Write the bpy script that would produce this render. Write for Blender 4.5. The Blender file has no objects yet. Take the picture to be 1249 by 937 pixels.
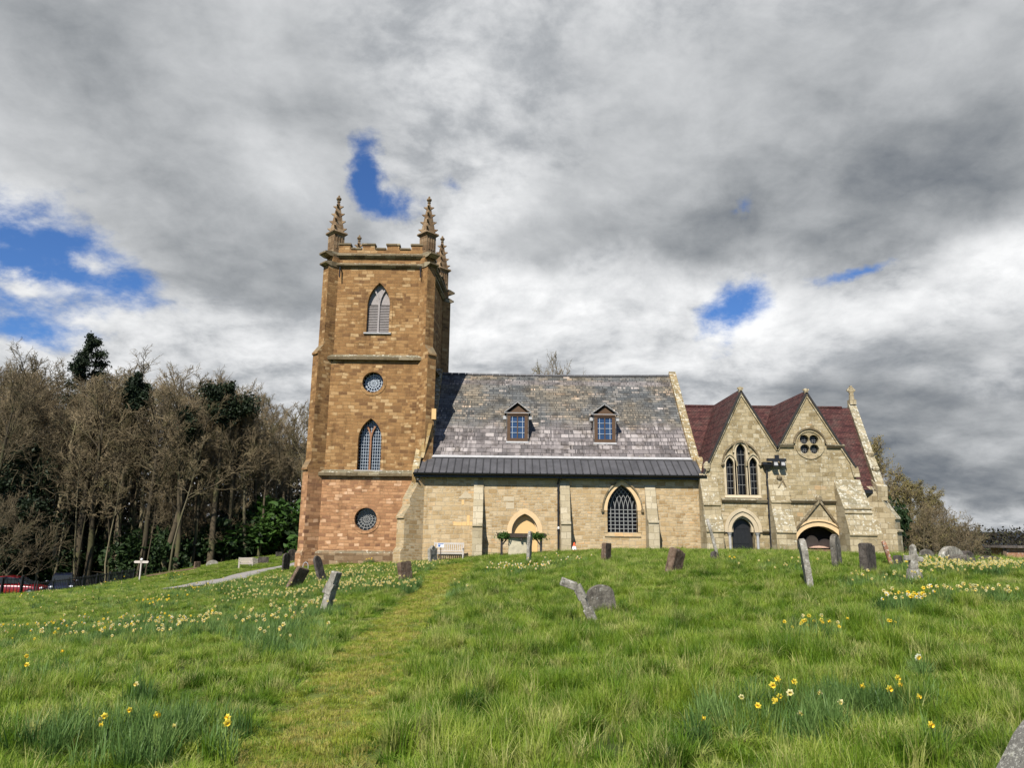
import bpy, bmesh, math, random
import numpy as np
from mathutils import Vector, Matrix, Euler
from mathutils.geometry import tessellate_polygon
rad = math.radians
S = bpy.context.scene
COL = S.collection

# ------------------------------------------------------------------ camera
PITCH, ROLL, FPX, CX, CY, EYE = rad(11.5), 0.011, 866.0, 624.5, 468.5, 1.6
cam_d = bpy.data.cameras.new('camera'); cam = bpy.data.objects.new('camera', cam_d); COL.objects.link(cam)
cam_d.sensor_fit = 'HORIZONTAL'; cam_d.sensor_width = 36.0; cam_d.lens = 36.0 * FPX / 1249.0
cam_d.clip_start = 0.05; cam_d.clip_end = 6000
_f = Vector((0, math.cos(PITCH), math.sin(PITCH))); _r = Vector((1, 0, 0)); _u = _r.cross(_f)
_rr = _r * math.cos(ROLL) + _u * math.sin(ROLL); _uu = _u * math.cos(ROLL) - _r * math.sin(ROLL)
cam.matrix_world = Matrix(((_rr.x, _uu.x, -_f.x, 0), (_rr.y, _uu.y, -_f.y, 0), (_rr.z, _uu.z, -_f.z, EYE), (0, 0, 0, 1)))
S.camera = cam

def ray(px, py):
    """direction in the world that the photograph shows at a pixel"""
    a, b = (px - CX) / FPX, -(py - CY) / FPX
    return _f + _rr * a + _uu * b
def at(px, py, Y):
    d = ray(px, py); t = Y / d.y
    return Vector((d.x * t, Y, EYE + d.z * t))
def xz(px, py, Y):
    p = at(px, py, Y); return (p.x, p.z)

# ------------------------------------------------------------------ light, sky, exposure
SUN_EL, SUN_AZ = rad(46), rad(20)          # the sun stands behind the viewer, to the left
vs = S.view_settings; vs.view_transform = 'Standard'; vs.look = 'None'; vs.exposure = 0.64; vs.gamma = 1.0; vs.use_curve_mapping = False
sun_d = bpy.data.lights.new('sun', 'SUN'); sun_d.energy = 5.0; sun_d.angle = rad(0.5); sun_d.color = (1.0, 0.955, 0.88)
sun = bpy.data.objects.new('sun', sun_d); COL.objects.link(sun)
SUN_DIR = Vector((-math.sin(SUN_AZ) * math.cos(SUN_EL), -math.cos(SUN_AZ) * math.cos(SUN_EL), math.sin(SUN_EL)))
sun.rotation_euler = (-SUN_DIR).to_track_quat('-Z', 'Y').to_euler(); sun.location = SUN_DIR * 60

class NT:
    """small shorthand for node trees"""
    def __init__(s, t): s.t = t
    def n(s, ty, **kw):
        d = s.t.nodes.new(ty)
        for k, v in kw.items(): setattr(d, k, v)
        return d
    def put(s, sock, v):
        if hasattr(v, 'is_output') or isinstance(v, bpy.types.NodeSocket): s.t.links.new(v, sock)
        elif v is not None: sock.default_value = v
    def m(s, op, a, b=None, c=None, clamp=False):
        d = s.n('ShaderNodeMath', operation=op, use_clamp=clamp)
        for i, v in enumerate((a, b, c)):
            if v is not None: s.put(d.inputs[i], v)
        return d.outputs[0]
    def v(s, op, a, b=None, scale=None):
        d = s.n('ShaderNodeVectorMath', operation=op); s.put(d.inputs[0], a)
        if b is not None: s.put(d.inputs[1], b)
        if scale is not None: s.put(d.inputs['Scale'], scale)
        return d.outputs['Value'] if op in ('DOT_PRODUCT', 'LENGTH', 'DISTANCE') else d.outputs['Vector']
    def xyz(s, x=0.0, y=0.0, z=0.0):
        d = s.n('ShaderNodeCombineXYZ')
        for i, v in enumerate((x, y, z)): s.put(d.inputs[i], v)
        return d.outputs[0]
    def sep(s, v):
        d = s.n('ShaderNodeSeparateXYZ'); s.put(d.inputs[0], v); return d.outputs
    def noise(s, vec, scale=1.0, detail=4.0, rough=0.55, dist=0.0, out=0):
        d = s.n('ShaderNodeTexNoise'); s.put(d.inputs['Vector'], vec)
        d.inputs['Scale'].default_value = scale; d.inputs['Detail'].default_value = detail
        d.inputs['Roughness'].default_value = rough; d.inputs['Distortion'].default_value = dist
        return d.outputs[out]
    def ramp(s, fac, stops, mode='LINEAR'):
        d = s.n('ShaderNodeValToRGB'); d.color_ramp.interpolation = mode; el = d.color_ramp.elements
        while len(el) < len(stops): el.new(0.5)
        for e, (p, c) in zip(el, stops):
            e.position = p; e.color = (*c, 1) if not isinstance(c, (int, float)) else (c, c, c, 1)
        s.put(d.inputs[0], fac); return d.outputs[0]
    def mix(s, fac, a, b, blend='MIX'):
        d = s.n('ShaderNodeMix', data_type='RGBA', blend_type=blend)
        s.put(d.inputs[0], fac)
        for i, v in ((6, a), (7, b)): s.put(d.inputs[i], (*v, 1) if isinstance(v, tuple) and len(v) == 3 else v)
        return d.outputs[2]
    def step(s, v, lo, hi):
        d = s.n('ShaderNodeMapRange', interpolation_type='SMOOTHSTEP'); s.put(d.inputs[0], v)
        d.inputs[1].default_value = lo; d.inputs[2].default_value = hi; return d.outputs[0]

world = bpy.data.worlds.new('World'); S.world = world; world.use_nodes = True
def build_sky():
    w = NT(world.node_tree); world.node_tree.nodes.clear()
    sky = w.n('ShaderNodeTexSky', sky_type='NISHITA', sun_disc=False, sun_elevation=SUN_EL, sun_rotation=math.pi + SUN_AZ)
    sky.air_density = 1.0; sky.dust_density = 0.3; sky.ozone_density = 3.0
    D = w.n('ShaderNodeTexCoord').outputs['Generated']
    x, y, z = w.sep(D)
    az = w.m('ARCTAN2', x, y); el = w.m('ARCSINE', z)
    # the cloud sheet, seen as a flat layer overhead that closes up towards the horizon
    q = w.m('ADD', w.m('MAXIMUM', z, 0.0), 0.34)
    P = w.xyz(w.m('DIVIDE', x, q), w.m('DIVIDE', y, q), w.m('MULTIPLY', z, 0.6))
    warp = w.v('SUBTRACT', w.noise(P, 1.5, 4, 0.55, out=1), (0.5, 0.5, 0.5))
    Pw = w.v('ADD', P, w.v('SCALE', warp, scale=0.35))
    off = (-0.06, -0.07, 0.03)
    Po = w.v('ADD', Pw, off)
    n1 = w.noise(Pw, 2.0, 10, 0.56); n2 = w.noise(Po, 2.0, 10, 0.56)
    soft = w.noise(Pw, 1.9, 4, 0.5)
    Pf = w.v('ADD', P, w.v('SCALE', warp, scale=0.12)); fine = w.noise(Pf, 5.0, 10, 0.64); fine2 = w.noise(w.v('ADD', Pf, (-0.03, -0.04, 0.016)), 5.0, 10, 0.64); puff = w.m('SUBTRACT', fine, fine2)
    A = w.xyz(az, el, 0.0)
    wa = w.v('SUBTRACT', w.noise(D, 4.5, 8, 0.60, out=1), (0.5, 0.5, 0.5))
    A = w.v('ADD', A, w.v('MULTIPLY', wa, (0.20, 0.15, 0.0)))
    def bump(px, py, sx, sy, amp):
        d = ray(px, py).normalized()
        c = (math.atan2(d.x, d.y), math.asin(d.z), 0.0)
        e = w.v('MULTIPLY', w.v('SUBTRACT', A, c), (FPX / sx, FPX / sy, 0.0))
        g = w.m('POWER', 2.71828, w.m('MULTIPLY', w.v('DOT_PRODUCT', e, e), -1.0))
        return w.m('MULTIPLY', g, amp)
    def total(base, L):
        for b in L: base = w.m('ADD', base, bump(*b))
        return base
    nf = w.m('MULTIPLY', w.m('SUBTRACT', fine, 0.5), 1.0)
    cover = total(w.m('ADD', w.m('MULTIPLY', w.m('SUBTRACT', n1, 0.5), 0.9), 0.62), HOLES)
    cover = w.m('ADD', cover, w.m('MULTIPLY', nf, 1.9))
    mask = w.step(cover, -0.15, 0.50)
    relief = w.m('SUBTRACT', n1, n2)
    # far banks of cloud, lit by the sun
    br = total(w.m('ADD', w.m('MULTIPLY', relief, 2.1), 0.56), SHADES)
    br = w.m('ADD', br, w.m('ADD', w.m('MULTIPLY', w.m('SUBTRACT', soft, 0.5), -0.9), w.m('ADD', w.m('MULTIPLY', nf, 0.55), w.m('MULTIPLY', puff, 0.9))))
    bank = w.ramp(br, [(0.0, (0.26, 0.28, 0.305)), (0.3, (0.41, 0.428, 0.45)), (0.6, (0.66, 0.672, 0.685)), (1.0, (0.92, 0.925, 0.93))])
    # the nearer grey deck overhead, seen from below
    dk = total(w.m('ADD', w.m('MULTIPLY', w.m('SUBTRACT', n1, 0.5), 1.0), 0.0), DECK)
    dk = w.m('ADD', dk, w.m('MULTIPLY', nf, 0.65))
    dm = w.step(dk, 0.08, 0.80)
    ds = total(w.m('ADD', w.m('MULTIPLY', relief, 1.0), 0.5), DSHADE)
    ds = w.m('ADD', ds, w.m('ADD', w.m('MULTIPLY', w.m('SUBTRACT', soft, 0.5), -0.75), w.m('ADD', w.m('MULTIPLY', nf, 0.30), w.m('MULTIPLY', puff, 0.25))))
    deck = w.ramp(ds, [(-0.0, (0.12, 0.14, 0.168)), (0.25, (0.28, 0.297, 0.315)), (0.5, (0.47, 0.485, 0.50)), (1.0, (0.84, 0.85, 0.86))])
    cloud = w.mix(dm, bank, deck)
    cloud_s = w.v('SCALE', cloud, scale=CLOUD_GAIN)
    skyc = w.v('MULTIPLY', sky.outputs[0], (0.66, 0.98, 1.45))
    # unseen sky beside and behind the viewer is cleared of cloud, deepening shadows
    openf = w.step(y, 0.10, 0.58)
    mask = w.m('MULTIPLY', mask, w.m('ADD', 0.15, w.m('MULTIPLY', openf, 0.85)))
    col = w.mix(mask, skyc, cloud_s)
    bg = w.n('ShaderNodeBackground'); w.put(bg.inputs[0], col); bg.inputs[1].default_value = SKY_STRENGTH
    o = w.n('ShaderNodeOutputWorld'); w.t.links.new(bg.outputs[0], o.inputs[0])
SKY_STRENGTH = 0.055
CLOUD_GAIN = 0.70 / SKY_STRENGTH
HOLES = [(35, 290, 85, 42, -0.68), (95, 335, 100, 40, -0.50), (75, 305, 22, 12, 0.55), (15, 335, 40, 10, 0.4), (20, 400, 80, 30, -0.55), (446, 195, 30, 58, -1.2), (470, 248, 36, 24, -0.8), (540, 235, 16, 14, -0.4), (905, 238, 24, 16, -0.7), (912, 362, 50, 32, -0.85), (1040, 326, 50, 12, -0.9), (560, 45, 30, 40, -0.22),
         (320, 230, 170, 80, 0.35), (770, 230, 200, 110, 0.3), (1150, 230, 170, 100, 0.4), (280, 420, 160, 40, 0.3), (620, 300, 60, 160, 0.3), (1120, 500, 220, 90, 0.6), (680, 420, 130, 60, 0.35), (250, 60, 300, 110, 0.35), (1000, 60, 400, 110, 0.4)]
SHADES = [(575, 110, 70, 110, 0.12), (250, 400, 190, 35, 0.22), (640, 370, 110, 40, 0.22), (850, 350, 120, 30, 0.2), (1010, 390, 130, 45, 0.22), (1200, 320, 60, 40, 0.2), (680, 470, 150, 40, -0.15), (300, 460, 110, 30, -0.10), (1130, 430, 110, 30, -0.25), (1220, 440, 30, 25, 0.35), (1200, 604, 110, 16, 0.05), (1130, 650, 250, 22, -0.40), (30, 385, 90, 40, -0.15)]
DECK = [(130, 60, 230, 110, 0.8), (330, 110, 140, 130, 0.55), (180, 210, 200, 70, 0.75), (330, 270, 110, 70, 0.7), (330, 340, 90, 22, 0.35), (760, 220, 150, 85, 0.7), (640, 300, 80, 26, 0.55), (900, 250, 170, 60, 0.7), (1000, 150, 200, 90, 0.7), (1150, 230, 150, 75, 0.8), (800, 60, 150, 60, 0.45), (1100, 50, 200, 60, 0.35), (1130, 530, 190, 50, 1.3), (1240, 540, 90, 40, 0.4), (990, 470, 90, 22, 0.3), (1190, 415, 80, 22, 0.35), (570, 140, 55, 110, -0.5), (840, 245, 45, 12, -0.35), (600, 20, 60, 60, -0.2)]
DSHADE = [(230, 250, 160, 60, -0.10), (130, 120, 130, 60, -0.08), (300, 30, 200, 50, 0.05), (860, 275, 210, 45, -0.26), (1150, 200, 150, 80, -0.24), (930, 80, 220, 60, 0.12), (750, 130, 120, 50, 0.05), (1130, 560, 210, 36, -0.48), (1150, 480, 160, 35, -0.15), (350, 200, 60, 35, 0.22), (760, 40, 100, 40, 0.15), (960, 260, 60, 40, 0.12), (60, 30, 80, 40, -0.15)]
build_sky()

# ------------------------------------------------------------------ mesh helpers
class MB:
    def __init__(s): s.v, s.f, s.mi = [], [], []
    def add(s, verts, faces, mi=0):
        b = len(s.v); s.v += [tuple(p) for p in verts]; s.f += [tuple(i + b for i in f) for f in faces]; s.mi += [mi] * len(faces); return s
    def box(s, lo, hi, mi=0):
        x0, y0, z0 = lo; x1, y1, z1 = hi
        return s.add([(x0,y0,z0),(x1,y0,z0),(x1,y1,z0),(x0,y1,z0),(x0,y0,z1),(x1,y0,z1),(x1,y1,z1),(x0,y1,z1)],
                     [(0,3,2,1),(4,5,6,7),(0,1,5,4),(1,2,6,5),(2,3,7,6),(3,0,4,7)], mi)
    def obox(s, c, ax, ay, az, mi=0):
        """box from its centre and three half-axis vectors"""
        c, ax, ay, az = map(Vector, (c, ax, ay, az)); P = []
        for k in (-1, 1):
            for i, j in ((-1, -1), (1, -1), (1, 1), (-1, 1)): P.append(c + ax * i + ay * j + az * k)
        return s.add(P, [(0,3,2,1),(4,5,6,7),(0,1,5,4),(1,2,6,5),(2,3,7,6),(3,0,4,7)], mi)
    def bar(s, p, q, w, d, mi=0, up=(0, 1, 0)):
        """rectangular bar from p to q; d is its size along the direction up"""
        p, q = Vector(p), Vector(q); a = q - p; L = a.length
        if L < 1e-6: return s
        a /= L; up = Vector(up); n = a.cross(up)
        if n.length < 1e-4: n = a.cross(Vector((1, 0, 0)))
        n.normalize(); u = n.cross(a)
        return s.obox((p + q) / 2, a * (L / 2), n * (w / 2), u * (d / 2), mi)
    def prism(s, bottom, top, mi=0):
        """solid between two loops of equal length"""
        n = len(bottom); F = [tuple(reversed(range(n))), tuple(range(n, 2 * n))]
        for i in range(n): j = (i + 1) % n; F.append((i, j, n + j, n + i))
        return s.add(list(bottom) + list(top), F, mi)
    def facade(s, outline, holes, y0, y1, mi=0, map3=None):
        """a wall in the x-z plane with real openings"""
        map3 = map3 or (lambda x, y, z: (x, y, z))
        loops = [outline] + list(holes)
        tris = tessellate_polygon([[Vector((p[0], p[1], 0)) for p in L] for L in loops])
        pts = [p for L in loops for p in L]; n = len(pts)
        V = [map3(p[0], y0, p[1]) for p in pts] + [map3(p[0], y1, p[1]) for p in pts]
        F = []
        for a, b, c in tris:
            A, B, C = pts[a], pts[b], pts[c]
            if (B[0]-A[0])*(C[1]-A[1]) - (B[1]-A[1])*(C[0]-A[0]) < 0: a, c = c, a
            F.append((a, b, c)); F.append((n + c, n + b, n + a))
        k = 0
        for li, L in enumerate(loops):
            ar = sum(L[i][0]*L[(i+1) % len(L)][1] - L[(i+1) % len(L)][0]*L[i][1] for i in range(len(L)))
            flip = (ar > 0) == (li == 0)
            for i in range(len(L)):
                a, b = k + i, k + (i + 1) % len(L)
                F.append((a, n + a, n + b, b) if flip else (a, b, n + b, n + a))
            k += len(L)
        return s.add(V, F, mi)
    def ring(s, outer, inner, y0, y1, closed=False, mi=0):
        """moulding between two outlines of equal length in the x-z plane"""
        n = len(outer); V = [(p[0], y0, p[1]) for p in outer] + [(p[0], y0, p[1]) for p in inner] + [(p[0], y1, p[1]) for p in outer] + [(p[0], y1, p[1]) for p in inner]
        F = []
        for i in range(n if closed else n - 1):
            j = (i + 1) % n
            F += [(i, n+i, n+j, j), (2*n+i, 2*n+j, 3*n+j, 3*n+i), (i, j, 2*n+j, 2*n+i), (n+i, 3*n+i, 3*n+j, n+j)]
        if not closed: F += [(0, 2*n, 3*n, n), (n-1, 2*n-1, 4*n-1, 3*n-1)]
        return s.add(V, F, mi)
    def tube(s, pts, radii, n=6, caps=True, mi=0):
        pts = [Vector(p) for p in pts]
        if not hasattr(radii, '__len__'): radii = [radii] * len(pts)
        V = []; ref = None
        for i, p in enumerate(pts):
            d = (pts[min(i+1, len(pts)-1)] - pts[max(i-1, 0)]).normalized()
            if ref is None: ref = d.orthogonal().normalized()
            ref = (ref - d * ref.dot(d)).normalized() if (ref - d * ref.dot(d)).length > 1e-5 else d.orthogonal().normalized()
            b = d.cross(ref)
            for k in range(n):
                a = 2 * math.pi * k / n; V.append(p + (ref * math.cos(a) + b * math.sin(a)) * radii[i])
        F = []
        for i in range(len(pts) - 1):
            for k in range(n):
                k2 = (k + 1) % n; F.append((i*n+k, i*n+k2, (i+1)*n+k2, (i+1)*n+k))
        if caps: F += [tuple(reversed(range(n))), tuple(range((len(pts)-1)*n, len(pts)*n))]
        return s.add(V, F, mi)
    def ball(s, c, r, n=8, m=5, mi=0):
        rx, ry, rz = r if hasattr(r, '__len__') else (r, r, r); V = [(c[0], c[1], c[2] - rz)]
        for i in range(1, m):
            t = -math.pi/2 + math.pi*i/m
            for k in range(n):
                a = 2*math.pi*k/n; V.append((c[0]+rx*math.cos(t)*math.cos(a), c[1]+ry*math.cos(t)*math.sin(a), c[2]+rz*math.sin(t)))
        V.append((c[0], c[1], c[2] + rz)); F = [(0, 1+(k+1) % n, 1+k) for k in range(n)]
        for i in range(m-2):
            for k in range(n):
                k2 = (k+1) % n; F.append((1+i*n+k, 1+i*n+k2, 1+(i+1)*n+k2, 1+(i+1)*n+k))
        l = len(V)-1; F += [(l, 1+(m-2)*n+k, 1+(m-2)*n+(k+1) % n) for k in range(n)]
        return s.add(V, F, mi)
    def build(s, name, mats, parent=None, smooth=False):
        me = bpy.data.meshes.new(name); o = None
        off = Vector((0, 0, 0)); q = parent
        while q is not None: off += q.location; q = q.parent
        me.from_pydata([(p[0]-off.x, p[1]-off.y, p[2]-off.z) for p in s.v], [], s.f)
        for m in (mats if isinstance(mats, (list, tuple)) else [mats]): me.materials.append(m)
        if any(s.mi): me.polygons.foreach_set('material_index', s.mi)
        if smooth: me.polygons.foreach_set('use_smooth', [True]*len(s.f))
        me.update(); o = bpy.data.objects.new(name, me); COL.objects.link(o); o.parent = parent
        return o
def fastmesh(name, V, F, mats, parent=None, mi=None, smooth=False):
    """mesh from numpy arrays; F is (n,3) or (n,4)"""
    V = np.asarray(V, np.float32); F = np.asarray(F, np.int32)
    me = bpy.data.meshes.new(name); me.vertices.add(len(V)); me.vertices.foreach_set('co', V.ravel())
    k = F.shape[1]; me.loops.add(F.size); me.loops.foreach_set('vertex_index', F.ravel())
    me.polygons.add(len(F)); me.polygons.foreach_set('loop_start', np.arange(0, F.size, k, dtype=np.int32)); me.polygons.foreach_set('loop_total', np.full(len(F), k, np.int32))
    for m in (mats if isinstance(mats, (list, tuple)) else [mats]): me.materials.append(m)
    if mi is not None: me.polygons.foreach_set('material_index', np.asarray(mi, np.int32))
    if smooth: me.polygons.foreach_set('use_smooth', np.ones(len(F), bool))
    me.update(calc_edges=True); me.validate()
    o = bpy.data.objects.new(name, me); COL.objects.link(o); o.parent = parent
    return o
def tag(o, label=None, cat=None, group=None, kind=None):
    if label: o['label'] = label
    if cat: o['category'] = cat
    if group: o['group'] = group
    if kind: o['kind'] = kind
    return o
def thing(name, loc, label, cat, group=None, rot=(0, 0, 0)):
    o = bpy.data.objects.new(name, None); COL.objects.link(o); o.location = loc; o.rotation_euler = rot; o.empty_display_size = 0.3
    return tag(o, label, cat, group)
def copy_tree(o, parent=None):
    c = o.copy(); COL.objects.link(c); c.parent = parent
    for ch in list(o.children): copy_tree(ch, c)
    return c
def arch(xc, a, z0, zs, za, n=10):
    """pointed arch outline from its left foot over the top to its right foot"""
    h = max(za - zs, a * 1.001); R = (a*a + h*h) / (2*a); t1 = math.atan2(h, R - a)
    L = [(xc - a, z0)]
    for i in range(n + 1):
        t = t1 * i / n; L.append((xc - a + R - R*math.cos(t), zs + R*math.sin(t) * (za-zs)/h))
    return L + [(2*xc - p[0], p[1]) for p in reversed(L[:-1])]
def archw(z, a, zs, za):
    """half width of that arch at a height"""
    if z <= zs: return a
    if z >= za: return 0.0
    h = max(za - zs, a * 1.001); R = (a*a + h*h) / (2*a); zz = (z - zs) * h / (za - zs)
    return max(0.0, a - R + math.sqrt(max(0, R*R - zz*zz)))
def circle(xc, zc, r, n=28): return [(xc + r*math.cos(2*math.pi*i/n), zc + r*math.sin(2*math.pi*i/n)) for i in range(n)]

# value noise, for scattering and for uneven ground
_rng = np.random.default_rng(7); _tab = _rng.random((256, 256))
def vnoise(x, y, sc=1.0, seed=0):
    x = np.asarray(x, float)*sc + 37.3*seed + 1000; y = np.asarray(y, float)*sc + 11.7*seed + 1000
    xi, yi = np.floor(x).astype(int), np.floor(y).astype(int); fx, fy = x-xi, y-yi
    fx, fy = fx*fx*(3-2*fx), fy*fy*(3-2*fy)
    g = lambda i, j: _tab[(xi+i) % 256, (yi+j) % 256]
    return (g(0,0)*(1-fx)+g(1,0)*fx)*(1-fy) + (g(0,1)*(1-fx)+g(1,1)*fx)*fy
def fbm(x, y, sc=1.0, seed=0, o=4):
    r, a, t = 0, 1.0, 0
    for i in range(o): r = r + a*vnoise(x, y, sc*2**i, seed+i*3); t += a; a *= 0.5
    return r / t

# ------------------------------------------------------------------ the lie of the land
CTRL = np.array([(0,2,0),(-3.6,5.5,-.11),(0,5,.03),(3.4,5,.08),(4.2,10,.17),(6.7,16.5,.33),(9.4,17,.4),(4.5,20,.42),(1.5,13,.02),(-4.3,18,-.48),(-11.6,18,-1.33),
  (-11,41,-.57),(-8,41,-.5),(-5.2,40,-.25),(-3.4,39.3,-.13),(0,39.5,.15),(3.5,39.5,.38),(10.6,40,.5),(16,38.5,.4),(21,39,.22),(28.8,43,-.2),(40,48,-1),(35,20,.1),(15,10,.2),(-12,8,-.7),
  (-29,42,-2.5),(-27.8,48,-2.55),(-26.5,52,-2.2),(-24.8,58,-1.7),(-18.1,45,-1.7),(-14.9,48,-.95),(-42,30,-3.4),(-45,60,-3.6),(-20,90,-2),(0,70,0),(30,80,-3),(60,60,-4),(60,20,-2),(-25,10,-2),(0,-15,0),(30,-10,0),(-30,-10,-2),(-34,52,-3.5),(-30,57,-3.2),(-70,100,-4),(70,110,-6)], float)
def _tps():
    P = CTRL[:, :2]; n = len(P); d2 = ((P[:, None]-P[None])**2).sum(-1)
    K = np.where(d2 > 0, 0.5*d2*np.log(np.maximum(d2, 1e-9)), 0) + np.eye(n)*4.0
    Q = np.c_[np.ones(n), P]; A = np.block([[K, Q], [Q.T, np.zeros((3, 3))]])
    return np.linalg.solve(A, np.r_[CTRL[:, 2], 0, 0, 0])
_W = _tps()
def hz(x, y):
    x = np.asarray(x, float); y = np.asarray(y, float)
    xc, yc = np.clip(x, -75, 75), np.clip(y, -15, 112)
    z = _W[-3] + _W[-2]*xc + _W[-1]*yc
    for (px, py, _), w in zip(CTRL, _W):
        d2 = (xc-px)**2 + (yc-py)**2; z = z + w*0.5*d2*np.log(np.maximum(d2, 1e-9))
    far = np.clip((np.hypot(x, y) - 90) / 200, 0, 1); far = far*far*(3-2*far)
    z = z*(1-far) + far*(-14)
    near = np.clip((45 - np.hypot(x, y)) / 20, 0, 1)
    return z + near*(0.10*(fbm(x, y, 0.8, 5, 3)-0.5))
def gz(x, y): return float(hz(np.array([x]), np.array([y]))[0])
def ground(px, py, y0=1.5, y1=90):
    """the point of the ground seen at a pixel of the photograph"""
    d = ray(px, py); ys = np.geomspace(y0, y1, 1500); t = ys/d.y
    zz = EYE + d.z*t; hh = hz(d.x*t, ys); k = np.argmax(zz <= hh)
    if not (zz <= hh).any(): k = len(ys)-1
    return Vector((d.x*t[k], ys[k], float(hh[k])))
# ------------------------------------------------------------------ materials
def mat(name):
    m = bpy.data.materials.new(name); m.use_nodes = True; m.node_tree.nodes.clear(); t = NT(m.node_tree)
    b = t.n('ShaderNodeBsdfPrincipled'); o = t.n('ShaderNodeOutputMaterial'); t.t.links.new(b.outputs[0], o.inputs[0])
    b.inputs['Specular IOR Level'].default_value = 0.25
    return m, t, b
def plain(name, col, rough=0.7, metal=0.0, var=0.15, scale=6.0, spec=0.25, bump=0.0):
    m, t, b = mat(name); pos = t.n('ShaderNodeTexCoord').outputs['Object']
    n = t.noise(pos, scale, 5, 0.6)
    c = t.mix(n, tuple(x*(1-var*1.6) for x in col), tuple(min(1, x*(1+var*1.6)) for x in col))
    t.put(b.inputs['Base Color'], c); b.inputs['Roughness'].default_value = rough; b.inputs['Metallic'].default_value = metal
    b.inputs['Specular IOR Level'].default_value = spec
    if bump:
        bp = t.n('ShaderNodeBump'); bp.inputs['Strength'].default_value = 0.6; bp.inputs['Distance'].default_value = bump
        t.put(bp.inputs['Height'], t.noise(pos, scale*4, 6, 0.65)); t.put(b.inputs['Normal'], bp.outputs[0])
    return m
def wall_uv(t):
    """coordinates that run along a wall or up a slope, whatever way it faces"""
    g = t.n('ShaderNodeNewGeometry'); p = g.outputs['Position']; nx, ny, nz = t.sep(g.outputs['True Normal']); x, y, z = t.sep(p)
    h = t.m('SQRT', t.m('ADD', t.m('MULTIPLY', nx, nx), t.m('ADD', t.m('MULTIPLY', ny, ny), 0.0004)))
    u = t.m('DIVIDE', t.m('SUBTRACT', t.m('MULTIPLY', y, nx), t.m('MULTIPLY', x, ny)), h)
    return p, u, t.m('DIVIDE', z, h), z, nz
def masonry(name, stops, mortar, bw, bh, lower=None, lichen=0.0, dark=0.35, wob=0.075, ms=0.012, mvis=0.7, split=None):
    m, t, b = mat(name); p, u, v, z, nz = wall_uv(t)
    q = t.xyz(u, v, 0.0)
    wn = t.v('SUBTRACT', t.noise(p, 0.9, 3, 0.5, out=1), (0.5, 0.5, 0.5)); wn2 = t.v('SUBTRACT', t.noise(p, 5.0, 3, 0.5, out=1), (0.5, 0.5, 0.5))
    q = t.v('ADD', q, t.v('ADD', t.v('SCALE', wn, scale=wob*2.2), t.v('SCALE', wn2, scale=wob*0.8)))
    def brick(bw, bh, off=0.5):
        d = t.n('ShaderNodeTexBrick'); t.put(d.inputs['Vector'], q); d.offset = off; d.squash = 0.7; d.squash_frequency = 3
        for k, vv in (('Color1', (0,0,0,1)), ('Color2', (1,1,1,1)), ('Mortar', (0.5,0.5,0.5,1))): d.inputs[k].default_value = vv
        for k, vv in (('Scale', 1.0), ('Mortar Size', ms), ('Mortar Smooth', 0.35), ('Bias', 0.0), ('Brick Width', bw), ('Row Height', bh)): d.inputs[k].default_value = vv
        return d
    b1 = brick(bw, bh); val, fac = b1.outputs['Color'], b1.outputs['Fac']
    if split:      # here and there the courses change to larger or smaller stones
        b2 = brick(*split, 0.37); sel = t.step(t.noise(p, 0.55, 2, 0.5), 0.47, 0.53)
        val = t.mix(sel, val, b2.outputs['Color']); fac = t.mix(sel, fac, b2.outputs['Fac'])
    col = t.ramp(val, stops)
    big = t.noise(p, 0.35, 4, 0.6); mid = t.noise(p, 2.3, 6, 0.65); sm = t.noise(p, 14.0, 5, 0.7)
    col = t.mix(t.m('MULTIPLY', t.step(big, 0.35, 0.75), 0.35), col, t.ramp(mid, stops))
    if lower:      # another bed of stone lower down
        k = t.step(t.m('ADD', z, t.m('MULTIPLY', t.m('SUBTRACT', big, 0.5), 1.2)), lower[0]+0.5, lower[0]-0.5)
        col = t.mix(t.m('MULTIPLY', k, lower[2]), col, t.mix(1.0, col, lower[1], 'MULTIPLY'))
    col = t.mix(t.m('MULTIPLY', fac, mvis), col, mortar)
    col = t.mix(t.m('MULTIPLY', t.step(sm, 0.35, 0.75), 0.30), col, t.v('SCALE', col, scale=0.55))
    st = t.m('MULTIPLY', t.step(t.noise(p, 1.1, 7, 0.7), 0.52, 0.74), dark)
    col = t.mix(st, col, t.mix(1.0, col, (0.42, 0.40, 0.38), 'MULTIPLY'))
    sk = t.n('ShaderNodeMapping'); t.put(sk.inputs[0], p); sk.inputs['Scale'].default_value = (1.6, 1.6, 0.22)
    col = t.mix(t.m('MULTIPLY', t.step(t.noise(sk.outputs[0], 1.3, 6, 0.7), 0.50, 0.72), dark*0.75), col, t.mix(1.0, col, (0.40, 0.39, 0.36), 'MULTIPLY'))
    # weathered tops and slopes go grey-green with lichen
    up = t.m('MULTIPLY', t.step(nz, 0.15, 0.6), 0.65)
    col = t.mix(t.m('MULTIPLY', up, t.step(mid, 0.3, 0.6)), col, (0.16, 0.15, 0.10))
    if lichen:
        lt = t.m('ADD', lichen, t.m('MULTIPLY', t.step(nz, 0.1, 0.5), 0.06))
        lk = t.m('SUBTRACT', t.noise(p, 6.0, 7, 0.72), t.m('SUBTRACT', 0.675, lt))
        col = t.mix(t.m('MULTIPLY', t.step(lk, 0.0, 0.06), 0.85), col, (0.50, 0.475, 0.39))
    t.put(b.inputs['Base Color'], col); b.inputs['Roughness'].default_value = 0.9; b.inputs['Specular IOR Level'].default_value = 0.12
    bp = t.n('ShaderNodeBump'); bp.inputs['Strength'].default_value = 0.9; bp.inputs['Distance'].default_value = 0.03
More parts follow.
